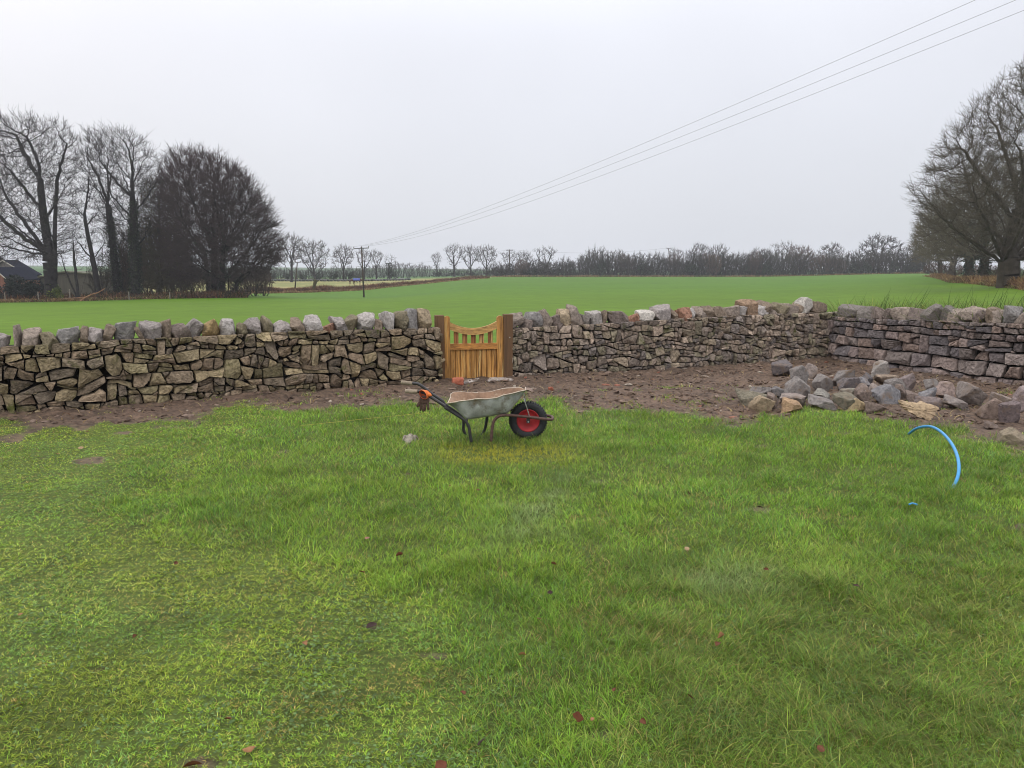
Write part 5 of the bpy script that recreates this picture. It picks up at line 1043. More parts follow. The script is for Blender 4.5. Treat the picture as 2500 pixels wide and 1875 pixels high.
tree('bare_tree', 'left one of two ivy clad bare trunks beside the dark round crown', 'tree', 283, 92, [(318, 195, 250), (350, 180, 290), (420, 185, 300), (500, 215, 310), (560, 225, 330)], [[(287, 722), (280, 640), (272, 560), (264, 500)]], 1800, .42, .42, 103, GL, ivy=(3800, 10, .09, IV), ntw=3, Lt=.9, rtw=.017, limbs=10)
tree('bare_tree', 'right one of two ivy clad bare trunks beside the dark round crown', 'tree', 331, 90, [(315, 230, 310), (335, 215, 345), (380, 215, 385), (440, 230, 400), (500, 250, 400), (560, 270, 395), (600, 290, 380)], [[(332, 722), (329, 640), (326, 560), (324, 490), (322, 440)]], 3200, .40, .50, 104, GL, ivy=(5200, 11, .09, IV), ntw=3, Lt=.95, rtw=.017, limbs=16)
tree('bare_tree', 'bare tree cut by the left edge of the photo', 'tree', -95, 92, [(330, -190, -20), (400, -230, 20), (500, -230, 30), (600, -200, 10)], [[(-95, 728), (-92, 640), (-100, 560), (-95, 470)]], 1600, .5, .45, 105, GL, ntw=3, rtw=.017, limbs=10)
BT = lin(92, 78, 78, .6); BK = lin(56, 52, 50, .55)
tree('beech_tree', 'broad dark round crowned bare beech at the right end of the left group', 'tree', 535, 92, [(372, 440, 490), (380, 415, 525), (400, 402, 570), (440, 392, 612), (490, 388, 648), (540, 392, 672), (590, 398, 688), (635, 402, 684), (665, 415, 660), (690, 440, 600)],
     [[(508, 716), (506, 660), (500, 610)], [(524, 716, 1), (524, 650, 1), (522, 600, 0)], [(541, 717, -.5), (543, 650, -1), (546, 600, -1)], [(556, 716, .6), (559, 670, 1), (572, 620, 2)], [(560, 700, .5), (580, 690, 1), (600, 676, 1)]],
     6800, .42, .46, 106, GL, limbs=34, common=True, ntw=8, Lt=1.1, rtw=.021, rt=.016, bark=BK, tw=BT, ivy=(7500, 9, .10, IV), jit=.16, sub=3, up=.3, depth=.75)
TH = lin(84, 78, 60, .6)
tree('bare_tree', 'thin straight dark trunk with olive twigs just left of the round crown', 'tree', 391, 93, [(440, 345, 430), (520, 335, 460), (600, 335, 470), (680, 340, 470), (705, 350, 460)], [[(391, 720), (391, 640), (389, 560), (388, 480), (390, 440)]], 3800, .40, .28, 107, GL, limbs=14, ntw=7, Lt=.9, rtw=.018, bark=TH, tw=TH, sub=3)
tree('bare_tree', 'olive twiggy thicket tree behind the two ivy clad trunks', 'tree', 300, 97, [(560, 250, 360), (620, 240, 370), (690, 245, 370)], [[(300, 718), (300, 640), (305, 590)]], 1500, .45, .2, 108, GL, limbs=8, ntw=4, Lt=.9, rtw=.017, bark=TH, tw=TH, sub=3)
tree('sapling', 'small wide forked sapling between the thick trunk and the slender tree', 'tree', 190, 86, [(560, 150, 215), (620, 140, 225), (680, 145, 220)], [[(191, 722), (186, 680), (182, 640), (178, 600)], [(190, 712), (172, 690), (156, 650), (148, 620)], [(190, 712), (204, 690), (212, 664)]], 260, .4, .16, 109, GL, ntw=2, Lt=.6)
tree('bare_tree', 'small leaning bare tree in front of the round crown at its right foot', 'tree', 578, 90, [(640, 590, 650), (660, 575, 640), (690, 580, 630)], [[(577, 716), (577, 690), (590, 675), (606, 664)]], 260, .4, .14, 110, GL, ntw=2, Lt=.6, bark=BK, tw=BT)
# right hand avenue
GR = 'bare trees of the avenue at right'; OT = lin(112, 104, 88, .65); OB = lin(84, 76, 66, .65)
tree('oak_tree', 'nearest big spreading bare oak with massive forked trunk at the right edge', 'tree', 2452, 60, [(150, 2480, 2640), (190, 2440, 2690), (240, 2385, 2730), (300, 2330, 2760), (360, 2290, 2780), (420, 2265, 2790), (470, 2228, 2790), (510, 2245, 2790), (550, 2275, 2780), (590, 2330, 2740)],
     [[(2444, 684), (2447, 640), (2452, 600), (2440, 575), (2400, 555)], [(2468, 684), (2464, 640), (2466, 600), (2476, 560), (2486, 510)]],
     9000, .31, .72, 201, GR, limbs=30, common=True, ntw=4, Lt=.7, rtw=.0115, rt=.014, bark=OB, tw=OT, jit=.3, up=.3, sub=2, depth=.75)
tree('oak_tree', 'second bare oak of the avenue with a straight ivy covered trunk', 'tree', 2405, 86, [(380, 2390, 2520), (430, 2320, 2560), (490, 2270, 2580), (550, 2240, 2590), (600, 2240, 2590), (630, 2270, 2560)], [[(2405, 676), (2403, 630), (2404, 580), (2402, 545)]], 3800, .42, .42, 202, GR, limbs=18, ntw=6, Lt=.9, rtw=.017, bark=OB, tw=OT, ivy=(2600, 7, .10, IV), jit=.25)
tree('oak_tree', 'third oak of the avenue with dense dark ivy below its crown', 'tree', 2368, 108, [(470, 2300, 2420), (510, 2260, 2450), (560, 2236, 2470), (610, 2232, 2470), (632, 2250, 2450)], [[(2368, 674), (2366, 640), (2360, 600), (2340, 560)], [(2366, 610), (2390, 560)]], 2300, .5, .5, 203, GR, limbs=12, ntw=4, Lt=1.0, rtw=.022, rt=.02, bark=OB, tw=OT, ivy=(5200, 7.5, .12, [lin(34, 62, 46, .6), lin(44, 72, 52, .6)]), jit=.25)
tree('oak_tree', 'fourth oak of the avenue with a crooked leaning trunk', 'tree', 2333, 128, [(520, 2270, 2380), (560, 2236, 2400), (610, 2228, 2410), (640, 2240, 2400)], [[(2334, 670), (2328, 645), (2318, 615), (2300, 590)], [(2322, 620), (2345, 590)]], 1600, .55, .45, 204, GR, limbs=10, ntw=4, Lt=1.1, rtw=.026, rt=.024, bark=OB, tw=OT, jit=.25)
tree('oak_tree', 'farthest grey oak at the left end of the avenue', 'tree', 2296, 150, [(545, 2240, 2330), (580, 2225, 2345), (620, 2222, 2350), (645, 2230, 2340)], [[(2297, 668), (2294, 640), (2285, 610)]], 1400, .6, .4, 205, GR, limbs=8, ntw=4, Lt=1.2, rtw=.03, rt=.026, bark=OB, tw=lin(96, 92, 80, .6), jit=.25)
tree('bare_tree', 'pale misty twiggy tree seen past the big oak trunk at the right edge', 'tree', 2520, 95, [(480, 2470, 2600), (560, 2440, 2640), (640, 2440, 2640)], [[(2520, 676), (2518, 620), (2515, 560)]], 900, .5, .25, 206, GR, ntw=3, Lt=.9, bark=OB, tw=lin(104, 96, 86, .6))
# ------------------------------------------------------------------ prototypes for far trees and shrubs (unit: metres, origin at the foot)
PROT = {}
def proto(key, h, w_, clear, natt, D, R0, seed, stems=1, ntw=2, Lt=.9, rtw=.03, rt=.03, bark=lin(70, 66, 64, .6), tw=lin(86, 80, 76, .6), jit=.25, ivy=0, up=.35, thr=.08, shape='round', dz=.1):
    r = np.random.RandomState(seed); q = r.rand(natt * 3, 3) * 2 - 1
    if shape == 'fan': k = (q[:, 0] ** 2 + q[:, 1] ** 2 < (.35 + .65 * (q[:, 2] * .5 + .5)) ** 2 * 1.0) & (q[:, 2] < .95 - .4 * (q[:, 0] ** 2 + q[:, 1] ** 2))
    else: k = (q ** 2).sum(1) < 1
    q = q[k][:natt]; att = q * [w_ / 2, w_ / 2 * .85, (h - clear) / 2] + [0, 0, (h + clear) / 2]
    TR = []
    for s in range(stems):
        a = r.rand() * 6.28; o = np.array([math.cos(a), math.sin(a), 0]) * (.0 if stems == 1 else w_ * .28 * r.rand()); e = o * 1.5 + np.array([r.randn() * .3, r.randn() * .3, clear + (h - clear) * .12]); TR.append([np.array([0, 0, -.25])] + ([o * .6 + [0, 0, -.1]] if stems > 1 else []) + [(o + e) / 2 + r.randn(3) * .1, e])
    P, par = grow(att, TR, D, D * 1.8, 60, r, jit, .05, limbs=(7 if stems == 1 else 0)); tb, cb, rad = skeleton(P, par, rt, R0, r, ntw, Lt, rtw, thr, np.array([0, 0, h * .3]), bark, tw, up, 1)
    iv = None
    if ivy: iv = Bag(); leafcloud(iv, (0, 0, h * .3), (w_ * .36, w_ * .3, h * .3), ivy, .22, r, IV)
    PROT[key] = (tb, cb, iv, {}, h)
def inst(key, name, label, cat, px, Yd, top, wpx=None, group=None, rz=None, zoff=0, w0=None):
    if name == 'bare_tree': top -= 5; wpx *= 1.18
    tb, cb, iv, cache, h = PROT[key]; g = T(px, Yd); H_ = W(px, top, Yd).z - g.z; s = H_ / h; a = rz if rz is not None else rs.rand() * 6.28
    root = empty(name, (g.x, g.y, g.z - .1 + zoff), label, cat, group, a); wide = s if wpx is None else wpx * Yd / FOC / w0; root.scale = (wide, wide, s)
    for nm, bag, m in (('trunk', tb, MAT_BARK), ('crown', cb, MAT_TWIG), ('ivy', iv, MAT_IVY)):
        if bag is None or not bag.n: continue
        if nm not in cache:
            o = bag.build(nm, m); COL.objects.unlink(o); cache[nm] = o
            o.name = nm + '_source'
        o = bpy.data.objects.new(nm, cache[nm].data); COL.objects.link(o); o.parent = root
    return root
proto('fan', 11, 10, 3.2, 520, .55, .36, 301, ntw=2, rtw=.046, rt=.04, shape='fan'); proto('round', 11, 10, 3.0, 620, .5, .34, 302, ntw=3, rtw=.048, rt=.04)
proto('lean', 11, 11, 4.0, 380, .6, .36, 303, ntw=3, rtw=.046, rt=.042, jit=.4); proto('ivied', 9, 6, 2.5, 260, .55, .3, 304, ntw=2, ivy=900)
proto('copse', 9, 7, .8, 620, .5, .2, 305, stems=6, ntw=3, rtw=.042, shape='fan', up=.6); proto('shrub', 6, 7, .2, 620, .42, .14, 306, stems=9, ntw=3, Lt=.8, rtw=.044, tw=lin(78, 74, 66, .6))
proto('darkshrub', 5, 6, .2, 420, .45, .16, 307, stems=7, ntw=3, Lt=.8, rtw=.045, ivy=700, tw=lin(70, 66, 60, .6)); proto('brown', 8, 9, .6, 900, .42, .2, 308, stems=5, ntw=4, Lt=.8, rtw=.044, tw=lin(104, 86, 76, .6))
WID = dict(fan=10, round=10, lean=11, ivied=6, copse=7, shrub=7, darkshrub=6, brown=9)
GF = 'bare trees standing behind the pale pasture'; GH = 'trees rising out of the far hedge'
for (k, px, Y, top, wd, lab, gp) in (
 ('lean', 722, 200, 572, 74, 'biggest bare tree of the pasture row, next to the dark beech crown', GF), ('round', 778, 205, 590, 66, 'dense round bare tree second from the beech in the pasture row', GF), ('lean', 668, 195, 600, 60, 'leaning bare tree partly behind the edge of the beech crown', GF),
 ('lean', 846, 215, 600, 58, 'open crooked bare tree left of the power pole', GF), ('fan', 897, 220, 612, 50, 'bare tree right behind the power pole', GF), ('fan', 926, 225, 614, 44, 'neat fan shaped bare tree just right of the power pole', GF), ('ivied', 960, 230, 625, 30, 'small dark ivy headed tree, rightmost of the pasture row', GF),
 ('fan', 1070, 300, 621, 32, 'small bare tree standing alone in the gap left of the far hedge', GH), ('fan', 1112, 275, 600, 54, 'tallest of three bare trees at the left end of the far hedge', GH), ('lean', 1150, 270, 602, 48, 'crooked middle tree of three at the left end of the far hedge', GH), ('lean', 1188, 265, 601, 52, 'right tree of three at the left end of the far hedge', GH),
 ('fan', 1243, 262, 617, 46, 'bare tree behind the small power pole above the hedge', GH), ('round', 1279, 262, 617, 38, 'round bare tree just right of the small power pole above the hedge', GH), ('fan', 1331, 262, 607, 58, 'pointed bare tree alone above the low left part of the hedge', GH),
 ('fan', 1500, 262, 614, 44, 'brownish tree rising above the middle of the hedge', GH), ('fan', 1640, 262, 610, 48, 'bare tree around the tiny far power pole', GH), ('round', 1698, 262, 598, 54, 'domed pale bare tree right of the tiny far power pole', GH), ('copse', 1743, 258, 600, 48, 'many stemmed upright tree right of the domed pale one', GH),
 ('round', 1842, 262, 610, 60, 'wide grey tree between the many stemmed tree and the tall twiggy one', GH), ('fan', 1897, 262, 594, 56, 'tall twiggy tree left of the smooth brown dome', GH), ('brown', 1938, 255, 604, 66, 'smooth brown domed tree in the right half of the hedge', GH), ('round', 2010, 258, 598, 64, 'dark domed tree right of the smooth brown dome', GH), ('round', 2128, 262, 577, 100, 'largest umbrella shaped bare tree above the right end of the hedge', GH), ('copse', 2205, 250, 602, 60, 'upright many stemmed tree at the right end of the hedge', GH)):
    inst(k, 'bare_tree', lab, 'tree', px, Y, top, wd, gp, w0=WID[k])
rq = np.random.RandomState(55); x = 1212; k = 0
while x < 2262:
    ty = ('shrub', 'darkshrub', 'shrub', 'copse', 'brown', 'shrub')[rq.randint(6)]; f = (x - 1212) / 1040; base = np.interp(x, [1210, 1300, 1400, 1430, 1600, 1800, 2000, 2250], [646, 650, 648, 628, 634, 628, 630, 622]); top = base - 9 + rq.randn() * 6
    wd = 38 + rq.rand() * 24; inst(ty, 'hedge_shrub', 'bare leggy shrub in the long hedge across the far side of the field', 'shrub', x, 249 + rq.rand() * 7, top, wd, 'bare shrubs forming the far hedge', w0=WID[ty]); x += wd * .24
for i, px in enumerate(np.linspace(1070, 1215, 8)): inst('shrub' if i % 2 else 'darkshrub', 'hedge_shrub', 'low blue grey shrub in the hazy hedge behind the three bare trees', 'shrub', px, 285 + i, 654 + rq.randn() * 2, 34, 'low shrubs left of the far hedge', w0=7)
for i, px in enumerate(np.linspace(880, 1050, 12)): inst('copse' if i % 2 else 'shrub', 'copse_tree', 'small misty tree in the low copse behind the power pole', 'tree', px, 270 + i, (640 + abs(i - 6) * 1.5 if i > 2 else 652) + rq.randn() * 2, 26, 'misty copse trees behind the pole', w0=7)
for i, px in enumerate(np.linspace(620, 880, 15)): inst('darkshrub' if i % 2 else 'shrub', 'hedge_shrub', 'low dark shrub along the wall behind the pale pasture', 'shrub', px, 215 + i, 655 + rq.randn() * 4, 30, 'low shrubs along the pasture wall', w0=7)
for (px, Y, top, wd, kk) in ((345, 97, 560, 70, 'brown'), (400, 98, 520, 80, 'brown'), (440, 98, 540, 80, 'brown'), (310, 98, 600, 60, 'brown'), (345, 96, 600, 60, 'brown'), (372, 95, 610, 70, 'brown'), (420, 96, 560, 80, 'brown'), (455, 97, 600, 80, 'brown'), (262, 95, 640, 60, 'shrub'), (318, 94, 665, 50, 'shrub'), (600, 100, 655, 70, 'brown'), (635, 102, 650, 60, 'brown'), (655, 108, 655, 50, 'brown'), (485, 96, 640, 70, 'brown')):
    inst(kk, 'understorey_shrub', 'brown twiggy undergrowth shrub filling the gaps between the left group trunks', 'shrub', px, Y, top, wd, 'undergrowth between the left trees', w0=WID[kk])
for i, px in enumerate((2262, 2300, 2345, 2390, 2430, 2480, 2530)): inst('brown', 'understorey_shrub', 'rusty brown twiggy scrub behind the avenue trunks', 'shrub', px, (160, 130, 118, 100, 90, 80, 75)[i], (640, 640, 642, 645, 648, 650, 650)[i], 60, 'scrub behind the avenue', w0=9)
for v in PROT.values():
    for o in v[3].values(): bpy.data.objects.remove(o)
# evergreens and bushes on the left
def bush(name, label, cat, px, Y, y0, y1, wpx, n, s, cols, seed):
    g = T(px, Y); zt = W(px, y0, Y).z; h = zt - g.z; root = empty(name, tuple(g), label, cat); b = Bag(); r = np.random.RandomState(seed); w_ = wpx * Y / FOC / 2
    leafcloud(b, (g.x, Y, g.z + h * .5), (w_, w_ * .8, h * .52), n, s, r, cols, 14); b.build('foliage', MAT_IVY, root); V, F = tube([g, g + Vector((0, 0, h * .5)), g + Vector((.1, 0, h * .8))], [.14, .1, .04], 8); b = Bag(); b.add(V, F, lin(60, 52, 44)[:3]); b.build('trunk', MAT_BARK, root, smooth=True)
DKG = [lin(40, 52, 46, .6), lin(30, 42, 38, .6), lin(52, 64, 52, .6)]
bush('evergreen_bush', 'wide dark evergreen bush in front of the slate roofed house', 'bush', 75, 89, 676, 724, 92, 7000, .11, DKG, 1)
bush('yellow_bush', 'small yellowish green bush right of the thickest trunk', 'bush', 158, 88, 698, 724, 40, 2400, .10, [lin(104, 116, 40, .65), lin(84, 98, 44, .65)], 2)
bush('conifer', 'dark conifer behind the slate roofed house at the left edge', 'tree', 0, 135, 600, 700, 70, 5000, .2, [lin(44, 58, 62, .6), lin(36, 48, 52, .6)], 3)
bush('evergreen_bush', 'low dark evergreen bush at the foot of the left edge', 'bush', -10, 88, 700, 726, 50, 2500, .11, DKG, 4)
# fallen branch
P = smoothpts([W(196, 736, 84.3), W(206, 728, 84.5), W(224, 719, 84.7), W(240, 714, 84.9), W(256, 704, 85)], 5); b = Bag(); V, F = tube(P, np.linspace(.12, .05, len(P)), 6); b.add(V, F, lin(132, 100, 76)[:3]); V, F = tube([P[6], P[6] + np.array([-1.6, .2, -.1]), P[6] + np.array([-3.4, .2, -.25])], [.08, .07, .03], 5); b.add(V, F, lin(120, 92, 72)[:3]); tag(b.build('fallen_branch', MAT_BARK, loc=tuple(P[0])), 'fallen reddish branch leaning out of the bracken at the field edge', 'branch')
# =================================================================== POLES AND WIRES
MAT_POLE = mat('pole_timber', lin(74, 62, 52, .8), .85, vary=.35, vscale=3, bump=.3, bscale=12, moss=[(lin(84, 104, 48, .8), .9, .55, .66)]); MAT_CER = mat('insulator', lin(92, 84, 78), .3, vary=.1); MAT_WIRE = mat('wire', lin(140, 140, 146), .5, vary=0, metal=.2); MAT_ARM = mat('crossarm_steel', lin(104, 104, 106), .6, vary=.2)
pr_ = lambda x, y: (780 + x * .11302, 580 + y * .11302)
def power_pole(label, px, Y, foot, top, arm, ins, rad, braces=True, lean=0.0):
    g = T(foot[0], Y); root = empty('power_pole', tuple(g), label, 'pole'); t = W(top[0], top[1], Y); V, F = tube([g - Vector((0, 0, .3)), t], [rad, rad * .72], 12); b = Bag(); b.add(V, F); b.build('pole_shaft', MAT_POLE, root, smooth=True)
    a0, a1 = W(*arm[0], Y - .1), W(*arm[1], Y - .1); b = Bag(); d = a1 - a0; V, F = tube([a0, a1], .085 * rad / .16, 4); b.add(V, F); b.build('crossarm', MAT_ARM, root)
    if braces:
        c = (a0 + a1) / 2
        for s in (-1, 1): q = t - Vector((0, 0, 1.0)) ; V, F = tube([c + d * .16 * s, Vector((t.x + .05 * s, Y - .12, c.z - .62))], .03, 5); b = Bag(); b.add(V, F); b.build('brace', MAT_ARM, root)
    tips = []
    for (x, y) in ins:
        p = W(x, y, Y - .1); V, F = tube([p - Vector((0, 0, .3)), p - Vector((0, 0, .16)), p - Vector((0, 0, .15)), p - Vector((0, 0, .10)), p - Vector((0, 0, .08)), p], [.03, .03, .085, .085, .05, .05], 10); b = Bag(); b.add(V, F); b.build('insulator', MAT_CER, root); tips.append(p)
    return tips
YP = 122
tips = power_pole('nearest wooden power pole with crossarm and three insulators in the crop field', 893, YP, pr_(1012, 1305), pr_(907, 205), (pr_(738, 240), pr_(1070, 223)), [pr_(738, 196), pr_(912, 185), pr_(1060, 178)], .145)
power_pole('short wooden pole with two crosspieces at the bracken bank', 726, 137, (728, 695), (726, 640), ((721, 641), (734, 640)), [(721.5, 637), (733.5, 637)], .13, False)
power_pole('small far power pole above the left part of the hedge', 1244, 262, (1244, 672), (1244, 610), ((1235, 611), (1252.5, 611)), [(1235.5, 609), (1244, 608), (1252, 609)], .2, False)
power_pole('tiny farthest power pole above the middle of the hedge', 1632, 290, (1632, 670), (1632, 606), ((1627, 606.5), (1637, 606.5)), [(1627.5, 604.5), (1636.5, 604.5)], .2, False)
def wire(p0, mid, end, label, r0=.011):
    (mx, my), (ex, ey) = mid, end; Y1 = 20.; p1 = W(ex, ey, Y1)
    # where azimuth of mid crosses the plan line p0-p1
    a = float(ray(mx, my)[0]); t = (p0.x - a * p0.y) / ((p0.x - a * p0.y) - (p1.x - a * p1.y)); Ym = p0.y + (p1.y - p0.y) * t; zm_ = W(mx, my, Ym).z
    zl = p0.z + (p1.z - p0.z) * t; c = (zm_ - zl) / (t * (t - 1)) if abs(t * (t - 1)) > 1e-6 else 0; P = []
    for s in np.linspace(0, 1.16, 80): P.append((p0.x + (p1.x - p0.x) * s, p0.y + (p1.y - p0.y) * s, p0.z + (p1.z - p0.z) * s + c * s * (s - 1)))
    V, F = tube(P, np.linspace(.014, .0034, 80), 6); b = Bag(); b.add(V, F); tag(b.build('overhead_wire', MAT_WIRE, smooth=True, loc=tuple(p0)), label, 'wire', 'wires running from the nearest power pole')
wire(tips[0], (1500, 380), (2381, 0), 'topmost of three overhead wires crossing the sky from the nearest pole')
wire(tips[1], (1500, 398), (2480, 0), 'middle one of three overhead wires crossing the sky from the nearest pole')
wire(tips[2], (1500, 417), (2500, 25), 'lowest of three overhead wires crossing the sky from the nearest pole')
def farwire(a, b_, sag, label):
    P = [a + (b_ - a) * s - Vector((0, 0, 4 * sag * s * (1 - s))) for s in np.linspace(0, 1, 30)]; V, F = tube(P, .024, 5); b = Bag(); b.add(V, F); tag(b.build('overhead_wire', MAT_WIRE, loc=tuple(a)), label, 'wire')
farwire(W(1244, 609, 262), W(1632, 605, 290), 1.5, 'faint wire strung between the two small far poles'); farwire(W(1244, 609, 262), W(880, 652, 330), 1.0, 'faint wire running down to the left from the small far pole')
# =================================================================== BUILDINGS
MAT_SLATE = mat('slate', lin(58, 62, 80, .3), .95, spec=.05, vary=.2, vscale=2, bump=.4, bscale=8); MAT_RBRICK = mat('red_brick', lin(132, 92, 78, .8), .9, vary=.25, vscale=4, bump=.3); MAT_BOARD = mat('weathered_boards', lin(104, 100, 88, .45), .9, vary=.3, vscale=1., stretch=(5, 5, .4)); MAT_PALE = mat('pale_trim', lin(178, 176, 166, .8), .8, vary=.2); MAT_GWALL = mat('grey_render', lin(112, 108, 108, .8), .9, vary=.25, vscale=2)
def house(name, label, apex, eave, foot, Y, depth, wallm, roofm, parts=()):
    """gable end faces the camera; right eave given, left mirrored"""
    A = W(*apex, Y); E = W(*eave, Y); g = T(apex[0], Y); root = empty(name, (A.x, Y, g.z), label, 'house'); hw = E.x - A.x; z0 = g.z - 1.2
    V = np.array([(A.x - hw, Y, z0), (A.x + hw, Y, z0), (A.x + hw, Y, E.z), (A.x, Y, A.z), (A.x - hw, Y, E.z)]); V2 = V + [0, depth, 0]; b = Bag(); b.add(np.vstack([V, V2]), [np.array([[0, 1, 2, 3, 4], [9, 8, 7, 6, 5]]), np.array([[1, 6, 7, 2], [5, 0, 4, 9]])]); b.build('wall', wallm, root)
    for s, nm in ((1, 'roof'), (-1, 'roof')):
        e = Vector((A.x + s * hw * 1.06, Y - .3, E.z - (A.z - E.z) * .06)); a = Vector((A.x, Y - .3, A.z)); th = Vector((0, 0, .16)); P = [a, e, e + th, a + th]; P2 = [p + Vector((0, depth + .6, 0)) for p in P]; VV = np.array([tuple(p + Vector((0, 0, .02))) for p in P + P2]); b = Bag(); b.add(VV, [BOXF[:, ::-1] if s > 0 else BOXF]); ro = b.build(nm, roofm, root)
        vv = np.array([tuple(p + Vector((0, -.08 if k < 4 else -depth - .62, .1))) for k, p in enumerate([a, e, e + th * 1.2, a + th * 1.2] + [q + Vector((0, depth + .6, 0)) for q in (a, e, e + th * 1.2, a + th * 1.2)])])
        vb = Bag(); q = np.array([tuple(p) for p in (a, e, e + th, a + th)]); VV = np.vstack([q + [0, -.12, .0], q + [0, -.01, 0]]); vb.add(VV, [BOXF]); vb.build('bargeboard', MAT_PALE, root)
    return root
h1 = house('slate_house', 'grey gabled farm building with dark slate roof at the left edge', (10, 637), (68, 671), 715, 118, 3, MAT_GWALL, MAT_SLATE)
a, c = W(18, 664, 117.9), W(64, 700, 117.9); b = Bag(); V, F = box(((a.x + c.x) / 2, 117.9, (a.z + c.z) / 2), ((c.x - a.x) / 2, .08, (a.z - c.z) / 2)); b.add(V, F); b.build('shadow_panel', MAT_SLATE, h1)  # flat dark panel painted as the shade of an opening in the gable
h2 = house('brick_outhouse', 'low red brick outhouse with white bargeboard at the left edge', (-14, 655), (21, 684), 715, 105, 7, MAT_RBRICK, MAT_SLATE)
b = Bag(); a = W(26, 700, 104); V, F = box((a.x, 104, a.z), (.28, .28, .9)); b.add(V, F); V, F = box((a.x, 104, a.z + .95), (.36, .36, .08), bev=.02); b.add(V, F); tag(b.build('gate_pillar', mat('cream_stone', lin(170, 156, 122, .8), .9), loc=(a.x, 104, T(26, 104).z)), 'cream coloured stone pillar right of the brick outhouse', 'pillar')
barn_pts = [(78, 681), (110, 676), (138, 668), (162, 665), (200, 668), (240, 674)]; Yb = 112; root = empty('long_barn', (W(160, 700, Yb).x, Yb, T(160, Yb).z), 'long low weathered boarded barn behind the bare trunks at left', 'barn')
top = [W(x, y, Yb) for x, y in barn_pts]; n = len(top); V = [(p.x, Yb, p.z) for p in top] + [(p.x, Yb, T(160, Yb).z - .8) for p in top]; V2 = [(x, y + 8, z) for x, y, z in V]; F = [[i, i + 1, n + i + 1, n + i][::-1] for i in range(n - 1)]; b = Bag(); b.add(np.array(V + V2), [np.array(F), np.array([[q + 2 * n for q in f][::-1] for f in F]), np.array([[0, n, 3 * n, 2 * n], [n - 1, 3 * n - 1, 4 * n - 1, 2 * n - 1]])]); b.build('wall', MAT_BOARD, root)
b = Bag()
for i in range(n - 1):
    p, q = top[i], top[i + 1]; VV = np.array([(p.x, Yb - .3, p.z + .02), (q.x, Yb - .3, q.z + .02), (q.x, Yb + 8.3, q.z + .02), (p.x, Yb + 8.3, p.z + .02), (p.x, Yb - .3, p.z + .2), (q.x, Yb - .3, q.z + .2), (q.x, Yb + 8.3, q.z + .2), (p.x, Yb + 8.3, p.z + .2)]); b.add(VV, [BOXF])
b.build('roof', mat('lichened_sheet', lin(120, 120, 100, .55), .9, vary=.3, vscale=1), root)
# fence posts of the field edge, far stone wall, ruined wall end
MAT_FP = mat('fence_post', lin(132, 124, 112, .8), .9, vary=.3)
for (px, y0) in ((32, 714), (112, 712), (188, 706), (330, 712), (428, 716)):
    Y = 85.2; g = T(px, Y); t = W(px, y0, Y); b = Bag(); V, F = box(((g.x), Y, (g.z + t.z) / 2), (.045, .045, max((t.z - g.z) / 2, .45)), bev=.008); b.add(V, F); tag(b.build('fence_post', MAT_FP, loc=tuple(g)), 'thin grey fence post standing in the dead grass under the left trees', 'post', 'fence posts along the left field edge')
def little_wall(name, label, pts, hgt, w_, seed, col, cope=True):
    r = np.random.RandomState(seed); b = Bag(); P = [T(px, Y) for px, Y in pts]; root = empty(name, tuple(P[0]), label, 'wall'); D, F = ICO[2]
    for a, c in zip(P[:-1], P[1:]):
        L = (c - a).length; n = max(int(L / (w_ * 1.0)), 1)
        for i in range(n):
            for j in range(max(int(hgt / (w_ * .6)), 1)):
                q = a + (c - a) * ((i + .5 * (j % 2)) / n); V = D * np.array([w_ * .62, w_ * .5, w_ * .36]) * (.9 + .25 * r.rand()); b.add(place(V, (q.x, q.y, q.z + w_ * .3 + j * w_ * .6), r.randn() * .3, 0, r.randn() * .15), F, np.array(col[r.randint(len(col))][:3]) * (.7 + .5 * r.rand()))
            if cope: V = D * np.array([w_ * .3, w_ * .5, w_ * .6]); b.add(place(V, (q.x, q.y, q.z + hgt + w_ * .45), 0, 0, r.randn() * .2), F, np.array(col[0][:3]) * (.5 + .4 * r.rand()))
    b.build('stonework', MAT_OLDSTONE, root)
little_wall('ruined_wall', 'short tumbled dry stone wall end under the round crowned beech', [(572, 90.4), (621, 91.3)], .95, .34, 1, [lin(96, 84, 78, .7), lin(80, 70, 66, .7)])
little_wall('field_wall', 'long low grey stone wall along the back of the pale pasture', [(560, 205), (640, 208), (760, 212), (900, 216), (1010, 222)], .9, .9, 2, [lin(112, 112, 112, .7), lin(92, 94, 94, .7)], False)
# stump on the bracken bank
Y = 139; g = T(773, Y); root = empty('tree_stump', tuple(g), 'small mossy broken stump standing on the rusty bracken bank', 'stump'); b = Bag(); t = W(771, 683, Y); V, F = tube([g, g + Vector((.05, 0, .5)), Vector((t.x, Y, t.z))], [.34, .26, .34], 9); b.add(V, F, lin(74, 70, 44)[:3]); V, F = tube([Vector((t.x, Y, t.z - .3)), Vector((t.x + .55, Y, t.z - .1))], [.2, .1], 7); b.add(V, F, lin(74, 70, 44)[:3]); b.build('trunk', MAT_BARK, root)
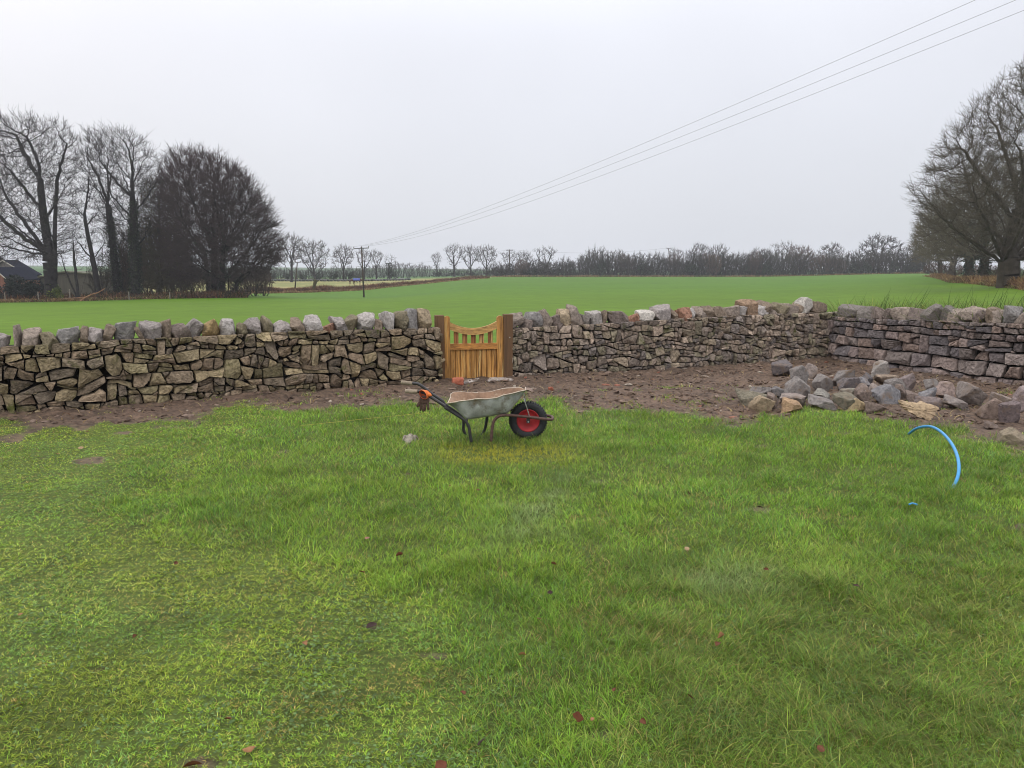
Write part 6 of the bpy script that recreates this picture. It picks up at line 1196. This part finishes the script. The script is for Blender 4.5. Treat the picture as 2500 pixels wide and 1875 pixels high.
# horses
def horse(label, px, Y, s, body, face=-1, rug=None, rz=0):
    g = T(px, Y); root = empty('horse', tuple(g), label, 'horse')
    J = {'rump': (.75, 0, 1.25), 'mid': (.1, 0, 1.2), 'chest': (-.55, 0, 1.2), 'neck': (-.9, 0, 1.3), 'neck2': (-1.15, 0, 1.05), 'poll': (-1.35, 0, .8), 'muz': (-1.5, 0, .35), 'tail': (.98, 0, 1.1), 'tail2': (1.05, 0, .45)}
    E = [('mid', 'rump'), ('mid', 'chest'), ('chest', 'neck'), ('neck', 'neck2'), ('neck2', 'poll'), ('poll', 'muz'), ('rump', 'tail'), ('tail', 'tail2')]; Rr = {'rump': .30, 'mid': .33, 'chest': .29, 'neck': .2, 'neck2': .15, 'poll': .13, 'muz': .07, 'tail': .06, 'tail2': .05}
    for i, sgn in enumerate((-1, 1)):
        for k, (x, par_) in enumerate(((-.55, 'chest'), (.78, 'rump'))):
            dx = (.08 if sgn > 0 else -.06); n1, n2, n3 = f'l{i}{k}a', f'l{i}{k}b', f'l{i}{k}c'; J[n1] = (x, sgn * .17, .85); J[n2] = (x + (dx + (.1 if k else -.02)), sgn * .17, .45); J[n3] = (x + dx, sgn * .17, .04); E += [(par_, n1), (n1, n2), (n2, n3)]; Rr[n1] = .13; Rr[n2] = .06; Rr[n3] = .06
    b = Bag(); D, F = ICO[2]
    me = bpy.data.meshes.new('body'); keys = list(J); me.from_pydata([(-J[k][0] * s * face, J[k][1] * s, J[k][2] * s) for k in keys], [(keys.index(a), keys.index(c)) for a, c in E], [])
    o = bpy.data.objects.new('body', me); COL.objects.link(o); o.parent = root; m = o.modifiers.new('skin', 'SKIN')
    sv = me.skin_vertices[0].data if me.skin_vertices else None
    if sv is None: bpy.context.view_layer.objects.active = o; sv = o.data.skin_vertices[0].data
    for i, k in enumerate(keys): sv[i].radius = (Rr[k] * s, Rr[k] * s)
    sv[keys.index('mid')].use_root = True; o.modifiers.new('sub', 'SUBSURF').levels = 1; o.modifiers['sub'].render_levels = 1; me.materials.append(body)
    if rug:
        th = np.linspace(-.15, math.pi + .15, 12); V = []
        for x in np.linspace(-.62, .98, 9): V.append([(g.x - x * s * face, g.y + math.cos(t) * .40 * s, g.z + (1.12 + math.sin(t) * .44) * s) for t in th])
        b.add(np.array(V).reshape(-1, 3), [grid_faces(9, 12)]); ro = b.build('rug', rug, root, smooth=True); so_ = ro.modifiers.new('thick', 'SOLIDIFY'); so_.thickness = .03
    root.rotation_euler = (0, 0, rz)
MB = mat('bay_coat', lin(74, 48, 40), .7, vary=.2); MR = mat('blue_rug', lin(74, 82, 150), .8, vary=.2)
horse('dark horse in a blue rug grazing on the pale pasture beside the pole', 880, 176, 1.0, MB, 1, MR)
horse('dark brown horse without a rug just left of the blue rugged one', 868, 182, .85, MB, 1, None, .7)
# sheep like pale dots on the far green
for (px, py) in ((965, 666), (970, 665)):
    pass
# =================================================================== HAZE
V, F = box((0, 1170, 0), (6500, 1500, 1)); V[:, 2] = np.where(V[:, 2] > 0, 46, -12)
hm = bpy.data.materials.new('haze'); hm.use_nodes = True; t = hm.node_tree; t.nodes.clear(); pv = N(t, 'ShaderNodeVolumePrincipled'); pv.inputs['Density'].default_value = HAZE; pv.inputs['Color'].default_value = (.93, .95, 1, 1); pv.inputs['Anisotropy'].default_value = .0
t.links.new(pv.outputs[0], N(t, 'ShaderNodeOutputMaterial').inputs['Volume'])
hb = Bag(); hb.add(V, F); ho = hb.build('haze', hm); ho['kind'] = 'stuff'; ho['label'] = 'pale damp winter haze over the fields'; ho['category'] = 'haze'
